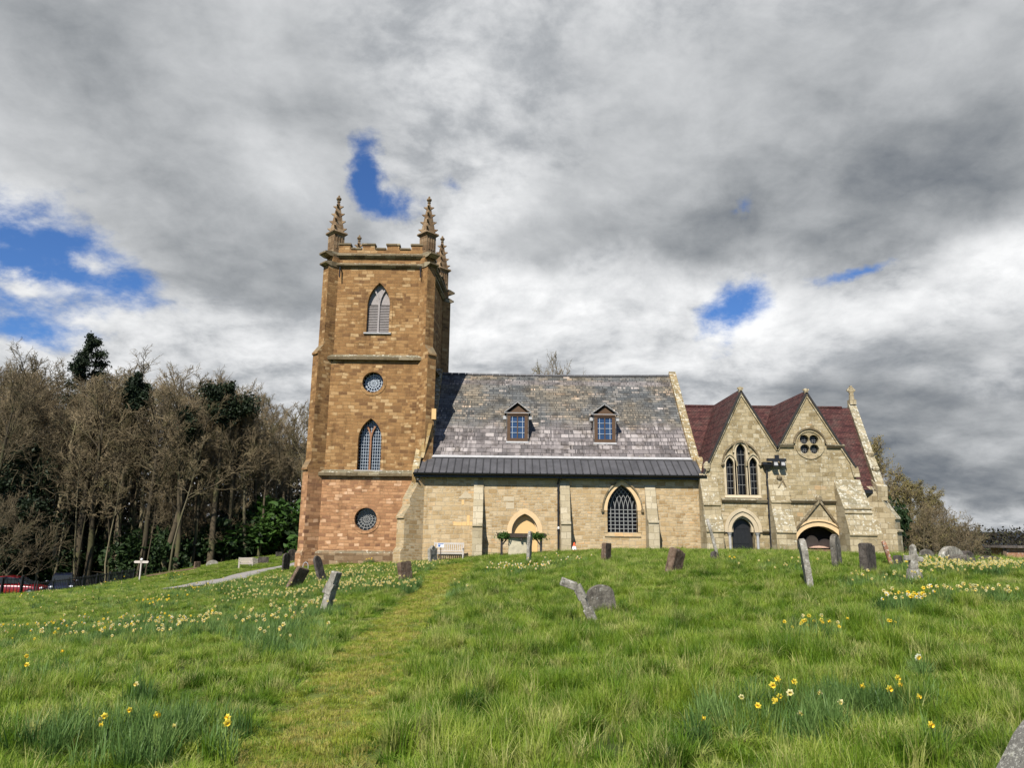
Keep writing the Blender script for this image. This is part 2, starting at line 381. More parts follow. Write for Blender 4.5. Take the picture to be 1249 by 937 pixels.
    h = t.m('ADD', t.m('MULTIPLY', fac, -0.8), t.m('ADD', t.m('MULTIPLY', t.m('MULTIPLY', val, 1.0), 0.5), t.m('ADD', t.m('MULTIPLY', mid, 0.7), t.m('MULTIPLY', sm, 0.4))))
    t.put(bp.inputs['Height'], h); t.put(b.inputs['Normal'], bp.outputs[0])
    return m
def slate(name):
    m, t, b = mat(name); p, u, v, z, nz = wall_uv(t)
    wn = t.v('SUBTRACT', t.noise(p, 1.6, 3, 0.5, out=1), (0.5, 0.5, 0.5))
    q = t.v('ADD', t.xyz(u, v, 0.0), t.v('MULTIPLY', wn, (0.10, 0.05, 0)))
    def brick(bw, bh):
        d = t.n('ShaderNodeTexBrick'); t.put(d.inputs['Vector'], q)
        for k, vv in (('Color1', (0,0,0,1)), ('Color2', (1,1,1,1)), ('Mortar', (0.5,0.5,0.5,1))): d.inputs[k].default_value = vv
        for k, vv in (('Scale', 1.0), ('Mortar Size', 0.016), ('Mortar Smooth', 0.2), ('Bias', 0.0), ('Brick Width', bw), ('Row Height', bh)): d.inputs[k].default_value = vv
        return d
    a, c = brick(0.50, 0.34), brick(0.40, 0.22)
    lowk = t.step(t.m('ADD', z, t.m('MULTIPLY', t.m('SUBTRACT', t.noise(p, 0.6, 6, 0.65), 0.5), 3.0)), 8.3, 7.3)
    big = t.noise(p, 0.32, 5, 0.62); mid = t.noise(p, 1.5, 7, 0.68); sm = t.noise(p, 9, 5, 0.7)
    low = t.ramp(a.outputs['Color'], [(0, (0.082, 0.073, 0.070)), (0.4, (0.140, 0.121, 0.115)), (0.75, (0.195, 0.171, 0.161)), (1, (0.31, 0.275, 0.255))])
    upc = t.ramp(c.outputs['Color'], [(0, (0.052, 0.055, 0.055)), (0.45, (0.096, 0.098, 0.094)), (0.80, (0.138, 0.133, 0.121)), (0.96, (0.20, 0.175, 0.15)), (1, (0.38, 0.34, 0.31))])
    brown = t.mix(t.m('MULTIPLY', t.step(t.noise(p, 0.45, 4, 0.6), 0.42, 0.62), 0.8), upc, t.mix(1.0, upc, (1.55, 1.28, 0.95), 'MULTIPLY'))
    # a band of pinkish slates near the ridge
    band = t.m('MULTIPLY', t.step(z, 10.75, 10.85), t.step(z, 11.2, 11.1))
    brown = t.mix(t.m('MULTIPLY', band, 0.7), brown, low)
    col = t.mix(lowk, brown, low); fac = t.mix(lowk, c.outputs['Fac'], a.outputs['Fac']); val = t.mix(lowk, c.outputs['Color'], a.outputs['Color'])
    col = t.mix(t.m('MULTIPLY', t.step(mid, 0.47, 0.64), 0.80), col, t.mix(1.0, col, (0.36, 0.33, 0.29), 'MULTIPLY'))
    col = t.mix(t.m('MULTIPLY', t.step(t.noise(p, 4.5, 6, 0.7), 0.62, 0.70), 0.5), col, (0.22, 0.20, 0.13))
    col = t.mix(t.m('MULTIPLY', fac, 0.85), col, (0.018, 0.017, 0.016))
    col = t.mix(t.m('MULTIPLY', t.step(sm, 0.4, 0.7), 0.25), col, t.v('SCALE', col, scale=1.7))
    t.put(b.inputs['Base Color'], col); b.inputs['Roughness'].default_value = 0.62; b.inputs['Specular IOR Level'].default_value = 0.3
    bp = t.n('ShaderNodeBump'); bp.inputs['Distance'].default_value = 0.04; bp.inputs['Strength'].default_value = 0.9
    saw = t.m('FRACT', t.m('DIVIDE', v, 0.19))
    t.put(bp.inputs['Height'], t.m('ADD', t.m('MULTIPLY', fac, -0.7), t.m('ADD', t.m('MULTIPLY', val, 0.7), t.m('ADD', t.m('MULTIPLY', sm, 0.4), t.m('MULTIPLY', saw, -0.4)))))
    t.put(b.inputs['Normal'], bp.outputs[0])
    return m
def redtile(name):
    m, t, b = mat(name); p, u, v, z, nz = wall_uv(t)
    d = t.n('ShaderNodeTexBrick'); t.put(d.inputs['Vector'], t.v('ADD', t.xyz(u, v, 0.0), t.v('SCALE', t.v('SUBTRACT', t.noise(p, 2, 2, 0.5, out=1), (0.5,0.5,0.5)), scale=0.03)))
    for k, vv in (('Color1', (0,0,0,1)), ('Color2', (1,1,1,1)), ('Mortar', (0.5,0.5,0.5,1))): d.inputs[k].default_value = vv
    for k, vv in (('Scale', 1.0), ('Mortar Size', 0.01), ('Mortar Smooth', 0.2), ('Bias', 0.0), ('Brick Width', 0.17), ('Row Height', 0.11)): d.inputs[k].default_value = vv
    col = t.ramp(d.outputs['Color'], [(0, (0.040, 0.013, 0.012)), (0.5, (0.066, 0.021, 0.018)), (1, (0.105, 0.040, 0.032))])
    band = t.step(t.m('SINE', t.m('MULTIPLY', v, 2*math.pi/0.55)), 0.55, 0.95)
    col = t.mix(t.m('MULTIPLY', band, 0.75), col, t.v('SCALE', col, scale=0.40))
    col = t.mix(t.m('MULTIPLY', t.step(t.noise(p, 1.2, 6, 0.7), 0.45, 0.7), 0.5), col, (0.10, 0.07, 0.055))
    col = t.mix(t.m('MULTIPLY', d.outputs['Fac'], 0.7), col, (0.02, 0.01, 0.01))
    t.put(b.inputs['Base Color'], col); b.inputs['Roughness'].default_value = 0.8
    bp = t.n('ShaderNodeBump'); bp.inputs['Distance'].default_value = 0.02; t.put(bp.inputs['Height'], t.m('SUBTRACT', t.noise(p, 9, 4, 0.6), d.outputs['Fac'])); t.put(b.inputs['Normal'], bp.outputs[0])
    return m
M = {}
M['tower'] = masonry('tower_sandstone', [(0, (0.130, 0.068, 0.032)), (0.25, (0.218, 0.116, 0.047)), (0.55, (0.272, 0.150, 0.060)), (0.85, (0.335, 0.196, 0.084)), (1, (0.45, 0.31, 0.16))], (0.33, 0.22, 0.11), 0.50, 0.200,
                     lower=(4.55, (1.38, 1.32, 1.62), 0.95), dark=0.7, mvis=0.4, split=(0.42, 0.17))
M['buttress'] = masonry('tower_buttress_stone', [(0, (0.105, 0.062, 0.034)), (0.4, (0.18, 0.115, 0.062)), (1, (0.31, 0.22, 0.13))], (0.17, 0.125, 0.08), 0.55, 0.27, dark=0.8, lichen=0.045, mvis=0.4)
M['nave'] = masonry('nave_rubble_stone', [(0, (0.298, 0.195, 0.091)), (0.25, (0.374, 0.264, 0.136)), (0.6, (0.440, 0.321, 0.177)), (0.9, (0.495, 0.385, 0.238)), (1, (0.495, 0.306, 0.142))], (0.47, 0.40, 0.28), 0.34, 0.150, dark=0.5, wob=0.10, ms=0.016, mvis=0.75, split=(0.52, 0.25))
M['navebut'] = masonry('nave_buttress_stone', [(0, (0.31, 0.25, 0.155)), (0.5, (0.40, 0.335, 0.22)), (1, (0.47, 0.40, 0.28))], (0.4, 0.33, 0.22), 0.62, 0.36, dark=0.35, lichen=0.03)
M['chapel'] = masonry('chapel_limestone', [(0, (0.215, 0.160, 0.082)), (0.3, (0.305, 0.238, 0.130)), (0.7, (0.370, 0.298, 0.178)), (0.95, (0.43, 0.36, 0.235)), (1, (0.39, 0.25, 0.12))], (0.36, 0.31, 0.21), 0.48, 0.185, dark=0.65, lichen=0.085, mvis=0.5, wob=0.09, split=(0.36, 0.24))
M['chapelbut'] = masonry('chapel_buttress_stone', [(0, (0.23, 0.18, 0.10)), (0.5, (0.36, 0.29, 0.175)), (1, (0.46, 0.39, 0.26))], (0.24, 0.19, 0.12), 0.6, 0.30, dark=0.65, lichen=0.09, mvis=0.6)
M['coping'] = masonry('lichened_coping', [(0, (0.20, 0.12, 0.045)), (0.5, (0.33, 0.22, 0.09)), (1, (0.46, 0.36, 0.2))], (0.12, 0.09, 0.05), 0.7, 0.45, dark=0.6, lichen=0.08)
M['mould'] = plain('pale_dressed_stone', (0.56, 0.40, 0.22), 0.85, var=0.12, scale=3, bump=0.01)
M['newstone'] = plain('new_repair_stone', (0.58, 0.38, 0.17), 0.85, var=0.08, scale=4)
M['greystone'] = plain('grey_dressed_stone', (0.44, 0.36, 0.24), 0.85, var=0.2, scale=2.5, bump=0.01)
M['string'] = masonry('string_course_stone', [(0, (0.10, 0.075, 0.042)), (0.6, (0.19, 0.145, 0.085)), (1, (0.32, 0.27, 0.18))], (0.10, 0.08, 0.05), 0.9, 0.5, dark=0.7, lichen=0.05)  # darker throughout, so dirt and the shade beneath strings share the colour
M['slate'] = slate('mossy_slates'); M['redtile'] = redtile('red_clay_tiles')
M['leadroll'] = plain('lead_rolls_shade', (0.036, 0.035, 0.036), 0.6, var=0.3, scale=2)  # rolls in a darker colour than the lead, painting in shadow lines
M['lead'] = plain('weathered_lead', (0.060, 0.058, 0.060), 0.55, var=0.5, scale=1.3, spec=0.4)
M['flash'] = plain('pale_lead_flashing', (0.34, 0.33, 0.32), 0.6, var=0.25, scale=5)
M['iron'] = plain('black_painted_iron', (0.012, 0.012, 0.013), 0.45, var=0.3, spec=0.4)
M['white'] = plain('white_paint', (0.72, 0.70, 0.66), 0.6, var=0.1)
M['louvre'] = plain('weathered_white_louvre', (0.28, 0.25, 0.235), 0.8, var=0.25, scale=5)
M['leading'] = plain('pale_window_leading', (0.36, 0.40, 0.44), 0.5, var=0.2)
M['leadingd'] = plain('dull_window_leading', (0.20, 0.20, 0.19), 0.6, var=0.2)
M['mullion'] = plain('brown_sandstone_mullion', (0.26, 0.13, 0.07), 0.85, var=0.2)
M['dormwood'] = plain('brown_stained_wood', (0.085, 0.048, 0.025), 0.6, var=0.25, scale=8)
M['bark_wood'] = plain('dark_old_wood', (0.045, 0.032, 0.024), 0.85, var=0.4, scale=10)
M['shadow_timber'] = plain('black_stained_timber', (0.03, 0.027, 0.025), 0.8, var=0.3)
def glass(name, col, rough=0.12, spec=0.6):
    m, t, b = mat(name); b.inputs['Base Color'].default_value = (*col, 1); b.inputs['Roughness'].default_value = rough; b.inputs['Specular IOR Level'].default_value = spec
    pos = t.n('ShaderNodeNewGeometry').outputs['Position']
    bp = t.n('ShaderNodeBump'); bp.inputs['Strength'].default_value = 0.25; bp.inputs['Distance'].default_value = 0.02; t.put(bp.inputs['Height'], t.noise(pos, 6, 2, 0.5)); t.put(b.inputs['Normal'], bp.outputs[0])
    return m
M['glass'] = glass('dark_leaded_glass', (0.010, 0.012, 0.016)); M['blackglass'] = glass('dark_unlit_glass', (0.006, 0.006, 0.007), 0.25, 0.15); M['dglass'] = glass('dormer_glass', (0.02, 0.045, 0.10), 0.08)  # dormer panes take the blue of the reflected sky as their colour

# ------------------------------------------------------------------ ground
def build_ground():
    xs = np.concatenate([-np.geomspace(3000, 47, 26), np.arange(-45, 45.1, 0.36), np.geomspace(47, 3000, 26)])
    ys = np.concatenate([-np.geomspace(3000, 4, 24), np.arange(-2, 72, 0.36), np.geomspace(73, 3000, 30)])
    X, Y = np.meshgrid(xs, ys); Z = hz(X.ravel(), Y.ravel()); nx, ny = len(xs), len(ys)
    i = np.arange(nx*ny).reshape(ny, nx); F = np.stack([i[:-1,:-1], i[:-1,1:], i[1:,1:], i[1:,:-1]], -1).reshape(-1, 4)
    m, t, b = mat('meadow_soil_and_turf'); p = t.n('ShaderNodeNewGeometry').outputs['Position']
    c = t.ramp(t.noise(p, 0.7, 7, 0.65), [(0.25, (0.022, 0.034, 0.008)), (0.5, (0.045, 0.066, 0.014)), (0.72, (0.085, 0.085, 0.028))])  # soil darkened further, so gaps between tufts carry shade in their colour
    c = t.mix(t.m('MULTIPLY', t.step(t.noise(p, 9.0, 5, 0.7), 0.5, 0.7), 0.6), c, (0.035, 0.030, 0.016))
    t.put(b.inputs['Base Color'], c); b.inputs['Roughness'].default_value = 0.95; b.inputs['Specular IOR Level'].default_value = 0.1
    o = fastmesh('ground', np.c_[X.ravel(), Y.ravel(), Z], F, m, smooth=True); tag(o, kind='structure', label='grassy churchyard ground sloping down beside the church', cat='ground')
build_ground()
def strip_on_ground(name, centre, widths, m, lift, label, cat, step=0.3):
    C = [Vector((p[0], p[1])) for p in centre]; P, Wd = [], []
    for i in range(len(C)-1):
        n = max(2, int((C[i+1]-C[i]).length/step))
        for k in range(n): f = k/n; P.append(C[i].lerp(C[i+1], f)); Wd.append(widths[i]*(1-f)+widths[i+1]*f)
    P.append(C[-1]); Wd.append(widths[-1]); V, F = [], []; K = 7
    for i, p in enumerate(P):
        d = (P[min(i+1, len(P)-1)]-P[max(i-1, 0)]).normalized(); nn = Vector((d.y, -d.x))
        w = Wd[i]*(0.9+0.3*float(vnoise(p.x, p.y, 1.3, 4)))
        for k in range(K): q = p + nn*w*(k/(K-1)-0.5); V.append((q.x, q.y))
    V = np.array(V); Z = hz(V[:,0], V[:,1]) + lift
    for i in range(len(P)-1):
        for k in range(K-1): a = i*K+k; F.append((a, a+1, a+K+1, a+K))
    o = fastmesh(name, np.c_[V, Z], np.array(F), m, smooth=True); tag(o, label, cat, kind='structure'); return P, Wd
M['tarmac'] = plain('grey_tarmac', (0.235, 0.215, 0.20), 0.9, var=0.12, scale=3)
def moss_path():
    m, t, b = mat('trodden_mossy_turf'); p = t.n('ShaderNodeNewGeometry').outputs['Position']
    c = t.ramp(t.noise(p, 1.6, 8, 0.68), [(0.28, (0.055, 0.085, 0.013)), (0.5, (0.115, 0.14, 0.024)), (0.72, (0.19, 0.165, 0.05))])
    c = t.mix(t.m('MULTIPLY', t.step(t.noise(p, 18.0, 5, 0.7), 0.52, 0.7), 0.6), c, (0.05, 0.06, 0.018))
    t.put(b.inputs['Base Color'], c); b.inputs['Roughness'].default_value = 0.95
    bp = t.n('ShaderNodeBump'); bp.inputs['Distance'].default_value = 0.03; t.put(bp.inputs['Height'], t.noise(p, 22, 6, 0.7)); t.put(b.inputs['Normal'], bp.outputs[0]); return m
PATH_PX = [(345, 1010), (375, 930), (418, 850), (462, 790), (500, 752), (528, 722), (545, 704), (560, 690)]
_pp = [ground(*p) for p in PATH_PX]
PATH, PATHW = strip_on_ground('path', [(p.x, p.y) for p in _pp], [0.85, 0.88, 0.92, 0.95, 1.0, 1.1, 1.3, 1.4], moss_path(), 0.006, 'trodden mossy grass path leading up to the bench', 'path')
_tp = [ground(*p) for p in ((236, 716), (268, 709), (310, 699), (352, 692))]
TARM = [(p.x, p.y) for p in _tp] + [(-11.8, 50.5)]
strip_on_ground('tarmac_path', TARM, [3.4, 3.4, 3.6, 3.8, 3.4], M['tarmac'], 0.03, 'grey tarmac path curving up to the tower', 'path')
# ------------------------------------------------------------------ the church
CH = thing('church', (3.0, 41.0, 0.0), 'old sandstone parish church with square pinnacled tower, slate nave roof and twin gabled chapel', 'church')
TY = 41.2
def cx_(px, py, Y=TY): return xz(px, py, Y)
# --- tower
Zs1, Zs2, Zs3, Zs4 = 4.58, 11.46, 17.38, 18.02
SW, SE, NE, NW = (-11.3, TY), (-5.1, TY), (-4.75, 48.2), (-11.3, 48.2)
def inset(k):   # the tower's plan, set in by k
    return [(SW[0]+k, SW[1]+k), (SE[0]-k, SE[1]+k), (NE[0]-k, NE[1]-k), (NW[0]+k, NW[1]-k)]
STG = [(-1.5, Zs1, 0.0), (Zs1, Zs2, 0.07), (Zs2, Zs4, 0.14)]
wx, wz = cx_(461, 406); louv = arch(cx_(461, 380)[0], 0.74, cx_(461, 405.5)[1], cx_(461, 372)[1], cx_(461, 343)[1])
rx2, rz2 = cx_(454.5, 466); lanc = arch(cx_(450.5, 545)[0], 0.74, cx_(450, 574)[1], cx_(450, 536)[1], cx_(450, 509)[1])
rx1, rz1 = cx_(446, 633.5)
tw = MB()
HO = [[circle(rx1, rz1, 0.74)], [lanc, circle(rx2, rz2, 0.70)], [louv]]
for (z0, z1, k), H in zip(STG, HO):
    P = inset(k)
    tw.facade([(P[0][0], z0), (P[1][0], z0), (P[1][0], z1), (P[0][0], z1)], H, TY+k, TY+k+0.55)
    core = [(P[0][0], TY+k+0.552), (P[1][0], TY+k+0.552), P[2], P[3]]
    tw.prism([(x, y, z0) for x, y in core], [(x, y, z1) for x, y in core])
tw.build('tower_wall', M['tower'], CH)
pl = MB(); P0 = inset(-0.14); P1 = inset(-0.003)
pl.prism([(x, y, -1.5) for x, y in P0], [(x, y, 0.12) for x, y in P0]).prism([(x, y, 0.12) for x, y in P0], [(x, y, 0.27) for x, y in P1])
pl.build('tower_plinth', M['buttress'], CH)
def octo(k, e):   # plan that breaks forward round the corner buttresses
    a = inset(k); out = []
    C = a
    for i, (cx0, cy0) in enumerate(C):
        d = Vector([(-1, -1), (1, -1), (1, 1), (-1, 1)][i]).normalized(); t = Vector((d.y, -d.x)) if False else Vector((-d.y, d.x))
        e1 = Vector((cx0, cy0)) + d*e
        h = 0.36
        pts = [e1 - t*h, e1 + t*h]
        s = h*1.4142
        prev = Vector(C[(i-1) % 4]); nxt = Vector(C[(i+1) % 4]); c = Vector((cx0, cy0))
        out += [tuple(c + (prev-c).normalized()*s), tuple(pts[0]), tuple(pts[1]), tuple(c + (nxt-c).normalized()*s)]
    return out
def string(z, h, k, e, name='string_course', m='string', top=0.10):
    s = MB(); A, B, Cc = octo(k, e), octo(k-0.19, e+0.19), octo(k-0.02, e+0.02)
    s.prism([(x, y, z-h) for x, y in octo(k-0.05, e+0.05)], [(x, y, z-h*0.45) for x, y in B]).prism([(x, y, z-h*0.45) for x, y in B], [(x, y, z) for x, y in B])
    s.prism([(x, y, z) for x, y in B], [(x, y, z+top) for x, y in Cc])
    return s.build(name, M[m], CH)
string(Zs3, 0.20, 0.13, 0.16); string(Zs4, 0.22, 0.11, 0.2)
for z, k in ((Zs1, 0.0), (Zs2, 0.07)):
    s = MB(); a, b2 = inset(k-0.21), inset(k+0.05)
    s.prism([(x, y, z-0.12) for x, y in a], [(x, y, z+0.05) for x, y in a]).prism([(x, y, z+0.05) for x, y in a], [(x, y, z+0.24) for x, y in b2]); s.build('string_course', M['string'], CH)
# corner buttresses, set diagonally
for i, (c, d) in enumerate(((SW, (-1, -1)), (SE, (1, -1)), (NE, (1, 1)), (NW, (-1, 1)))):
    d = Vector((*d, 0)).normalized(); t = Vector((-d.y, d.x, 0)); o = Vector((*c, 0)); w = 0.31
    prof = [(-0.5, -1.5), (0.74, -1.5), (0.74, 0.10), (0.62, 0.28), (0.62, 4.72), (0.72, 4.76), (0.72, 4.86), (0.48, 5.35), (0.48, 11.55), (0.56, 11.58), (0.56, 11.68), (0.17, 12.2), (0.17, Zs3-0.02), (-0.5, Zs3-0.02)]
    s = MB(); s.prism([o + d*a - t*w + Vector((0, 0, z)) for a, z in prof], [o + d*a + t*w + Vector((0, 0, z)) for a, z in prof]); s.build('corner_buttress', M['tower'], CH)
# frieze above the lower string, parapet with battlements
s = MB(); A = octo(0.13, 0.12); s.prism([(x, y, Zs3+0.08) for x, y in A], [(x, y, Zs4-0.1) for x, y in A]); s.build('parapet_band', M['tower'], CH)
par, cop = MB(), MB(); q = inset(0.16)
zb, zm = cx_(460, 303)[1], cx_(460, 296)[1]
for i in range(4):
    a, b2 = Vector(q[i]), Vector(q[(i+1) % 4]); L = (b2-a).length; d = (b2-a)/L; n = Vector((-d.y, d.x))
    def blk(mb, s0, s1, z0, z1, g=0.0, gs=0.0): mb.prism([(*(a+d*(s0-gs)-n*g), z0), (*(a+d*(s1+gs)-n*g), z0), (*(a+d*(s1+gs)+n*(0.34+g)), z0), (*(a+d*(s0-gs)+n*(0.34+g)), z0)], [(*(a+d*(s0-gs)-n*g), z1), (*(a+d*(s1+gs)-n*g), z1), (*(a+d*(s1+gs)+n*(0.34+g)), z1), (*(a+d*(s0-gs)+n*(0.34+g)), z1)])
    u = (L-0.6)/7.0; blk(par, 0.345, L-0.345, Zs4+0.05, zb)
    for k in range(7):
        s0 = 0.3+u*k; s1 = s0+u
        if k % 2 == 0:
            s0 = max(s0, 0.36); s1 = min(s1, L-0.36); blk(par, s0, s1, zb, zm-0.1); blk(cop, s0, s1, zm-0.1, zm, 0.06, 0.05)
        else: blk(cop, s0+0.052, s1-0.052, zb, zb+0.09, 0.06)
par.build('battlement', M['tower'], CH); cop.build('battlement_coping', M['string'], CH)
s = MB(); q2 = inset(0.52); s.prism([(x, y, Zs4-0.3) for x, y in q2], [(x, y, Zs4+0.06) for x, y in q2]); s.build('tower_roof', M['lead'], CH)
# pinnacles
def sq45(c, r, z): return [(c[0]+r*math.cos(math.pi/2*k), c[1]+r*math.sin(math.pi/2*k), z) for k in range(4)]
def pinnacle(c):
    s = MB(); z0 = Zs4+0.02; z1 = cx_(411, 283)[1]; zt = cx_(411, 243)[1]; r = 0.51
    s.prism(sq45(c, r, z0), sq45(c, r, z1-0.12)); s.prism(sq45(c, r+0.03, z1-0.12), sq45(c, r+0.20, z1)); s.prism(sq45(c, r+0.20, z1), sq45(c, r+0.16, z1+0.10))
    for k in range(4):   # sunk panels
        a = math.pi/4+math.pi/2*k; n = Vector((math.cos(a), math.sin(a), 0)); t = Vector((-n.y, n.x, 0)); b0 = Vector((*c, 0))+n*(r*0.7071)
        for o in (-0.17, 0.0, 0.17):
            s.obox(b0+t*o+Vector((0, 0, (z0+z1)/2+0.1)), t*0.045, n*0.03, Vector((0, 0, (z1-z0)/2-0.30)))
    p = s.build('pinnacle', M['buttress'], CH)
    s = MB(); zb0 = z1+0.10; s.prism(sq45(c, r*0.92, zb0), sq45(c, 0.075, zt))
    for j in range(4):
        f = 0.06+j*0.24; z = zb0+(zt-zb0)*f; rr = r*0.92*(1-f)+0.075*f
        for k in range(4):
            a = math.pi/2*k; n = Vector((math.cos(a), math.sin(a), 0)); t = Vector((-n.y, n.x, 0)); b0 = Vector((c[0], c[1], z))+n*rr
            s.prism([b0-n*0.06-t*0.055, b0-n*0.06+t*0.055, b0+n*0.10+t*0.04+Vector((0,0,0.1)), b0+n*0.10-t*0.04+Vector((0,0,0.1))], [b0-n*0.1-t*0.04+Vector((0,0,0.2)), b0-n*0.1+t*0.04+Vector((0,0,0.2)), b0+n*0.17+t*0.05+Vector((0,0,0.17)), b0+n*0.17-t*0.05+Vector((0,0,0.17))])
    s.build('spirelet', M['buttress'], p)
    s = MB(); s.ball((c[0], c[1], zt+0.03), (0.12, 0.12, 0.07), 8, 4).ball((c[0], c[1], zt+0.22), (0.17, 0.17, 0.13), 8, 5).ball((c[0], c[1], zt+0.38), (0.07, 0.07, 0.1), 6, 4); s.build('finial', M['buttress'], p)
for c in ((-11.05, TY+0.42), (-5.35, TY+0.42), (NE[0]-0.35, 47.8), (-11.05, 47.8)): pinnacle(c)
# waterspouts under the parapet
for px in (415, 513):
    x, z = cx_(px, 325); s = MB(); s.tube([(x, TY+0.1, z), (x+0.02, TY-0.12, z-0.1), (x+0.03, TY-0.14, z-0.75)], [0.05, 0.05, 0.035], 6); s.build('waterspout', M['iron'], CH)
# --- tower windows
def pane(outline, y, parent, m='glass', name='glass'):
    s = MB(); s.facade(outline, [], y, y+0.03); return s.build(name, M[m], parent)
def frame_of(outer, inner, y0, y1, m, closed=False, name='window'):
    s = MB(); s.ring(outer, inner, y0, y1, closed); return s.build(name, M[m], CH)
def wheel(x, z, r, y, lead):
    w = frame_of(circle(x, z, r+0.17), circle(x, z, r-0.02), y-0.03, y+0.30, 'tower', True)
    pane(circle(x, z, r+0.05), y+0.36, w); s = MB()
    for rr in (0.25, 0.5, 0.75): s.ring(circle(x, z, r*rr+0.018), circle(x, z, r*rr-0.018), y+0.31, y+0.35, True)
    for k in range(16):
        a = 2*math.pi*k/16+0.1; r0 = 0.25 if k % 2 else 0.06
        s.bar((x+r*r0*math.cos(a), y+0.325, z+r*r0*math.sin(a)), (x+r*math.cos(a), y+0.325, z+r*math.sin(a)), 0.032, 0.026)
    s.build('leading', M[lead], w)
wheel(rx1, rz1, 0.66, TY-0.0, 'leadingd'); wheel(rx2, rz2, 0.64, TY+0.07, 'leading')
def lattice(mb, xc, a, z0, zs, za, y, nx, nz_, w=0.022):
    for i in range(1, nx):
        x = xc-a+2*a*i/nx; lo, hi = z0, za
        if abs(x-xc) > 1e-6:
            for _ in range(30):
                mid = (lo+hi)/2
                if archw(mid, a, zs, za) > abs(x-xc): lo = mid
                else: hi = mid
        mb.bar((x, y, z0), (x, y, lo if abs(x-xc) > 1e-6 else za-0.03), w, w*0.8)
    for k in range(1, nz_):
        z = z0+(za-z0)*k/nz_; h = archw(z, a, zs, za)
        if h > 0.05: mb.bar((xc-h, y+0.004, z), (xc+h, y+0.004, z), w, w*0.8)
def twolight(L, y, mul):
    """mullion that parts into a Y in the head"""
    s = MB(); xc = (L[0][0]+L[-1][0])/2; a = (L[-1][0]-L[0][0])/2; z0 = L[0][1]; zs = L[1][1]; za = max(p[1] for p in L); h = max(za-zs, a*1.001); R = (a*a+h*h)/(2*a)
    s.bar((xc, y, z0), (xc, y, zs), 0.10, 0.10)
    for sg in (-1, 1):
        pts = []
        for i in range(9):
            t = 1.15*i/8; X = R-R*math.cos(t); Z = zs+R*math.sin(t)*(za-zs)/h
            if X < archw(Z, a, zs, za)-0.02 or i == 0: pts.append((xc+sg*X, y+0.003*sg, Z))
        for p, q3 in zip(pts, pts[1:]): s.bar(p, q3, 0.09, 0.09)
    return s, xc, a, z0, zs, za
# two-light lattice window
lin = arch(lanc[0][0]+0.74, 0.68, lanc[0][1]+0.02, lanc[1][1], max(p[1] for p in lanc)-0.06)
lou = arch(lanc[0][0]+0.74, 0.86, lanc[0][1]-0.0, lanc[1][1], max(p[1] for p in lanc)+0.12)
w = frame_of(lou, lin, TY+0.05, TY+0.40, 'tower'); y = TY+0.07
s, xc, a, z0, zs, za = twolight(lin, y+0.27, 'mullion'); s.build('mullion', M['mullion'], w); pane(lin, y+0.42, w)
s = MB(); lattice(s, xc, a, z0, zs, za, y+0.36, 10, 16, 0.021); s.build('leading', M['leading'], w)
s = MB(); s.box((xc-0.82, TY-0.03, z0-0.10), (xc+0.82, TY+0.5, z0-0.002)); s.build('sill', M['flash'], w)
# belfry louvres
lin = arch(louv[0][0]+0.74, 0.68, louv[0][1]+0.02, louv[1][1], max(p[1] for p in louv)-0.06); lou = arch(louv[0][0]+0.74, 0.86, louv[0][1], louv[1][1], max(p[1] for p in louv)+0.12)
w = frame_of(lou, lin, TY+0.11, TY+0.45, 'tower'); s, xc, a, z0, zs, za = twolight(lin, TY+0.32, 'louvre'); s.build('mullion', M['louvre'], w)
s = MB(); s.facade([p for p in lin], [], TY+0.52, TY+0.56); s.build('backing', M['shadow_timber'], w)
s = MB(); n = 17
for sg in (-1, 1):
    for k in range(n):
        z = z0+0.06+(zs+0.1-z0-0.06)*k/n; xa, xb = sorted((xc+sg*0.05, xc+sg*0.675))
        s.prism([(xa, TY+0.36, z-0.02), (xb, TY+0.36, z-0.02), (xb, TY+0.375, z-0.02), (xa, TY+0.375, z-0.02)], [(xa, TY+0.50, z+0.06), (xb, TY+0.50, z+0.06), (xb, TY+0.515, z+0.06), (xa, TY+0.515, z+0.06)])
        s.box((xa, TY+0.345, z-0.02), (xb, TY+0.36, z+0.035))
s.build('louvres', M['louvre'], w)
head = [p for p in lin if p[1] > zs+0.12]; zz = zs+0.12; hw = archw(zz, a, zs, za)
s = MB(); s.facade([(xc-hw, zz)]+head+[(xc+hw, zz)], [], TY+0.40, TY+0.43); s.build('head_boarding', M['louvre'], w)
s = MB(); s.box((xc-0.82, TY+0.04, z0-0.09), (xc+0.82, TY+0.5, z0-0.002)); s.build('sill', M['flash'], w)

# --- nave: south wall, lead lean-to, slate roof
NY = 40.0; XW, XE = -5.3, 10.75
def nz_(px, py, Y=NY): return xz(px, py, Y)
dx, _ = nz_(640, 650); dz_ap = nz_(640, 627)[1]; door = arch(dx, 0.72, -0.6, nz_(640, 649)[1], dz_ap)
win_x = nz_(759, 620)[0]; wz0, wzs, wza = nz_(759, 650)[1], nz_(759, 622)[1], nz_(759, 591.5)[1]; nwin = arch(win_x, 0.84, wz0, wzs, wza)
s = MB(); s.facade([(XW, -1.2), (XE, -1.2), (XE, 4.42), (XW, 4.42)], [nwin, door], NY, NY+0.7); s.build('nave_wall', M['nave'], CH)
for lo, hi in (((XW+0.002, NY+0.7, -1.2), (XW+0.7, 51.3, 4.4)), ((XE-0.7, NY+0.7, -1.2), (XE-0.002, 51.3, 4.4)), ((XW, 51.3, -1.2), (XE, 52.0, 4.42))): s = MB(); s.box(lo, hi); s.build('nave_wall', M['nave'], CH)
s = MB(); s.facade(arch(dx, 0.715, -0.6, nz_(640, 649)[1], dz_ap-0.005), [], NY+0.28, NY+0.5); s.build('blocked_doorway', M['newstone'], CH)
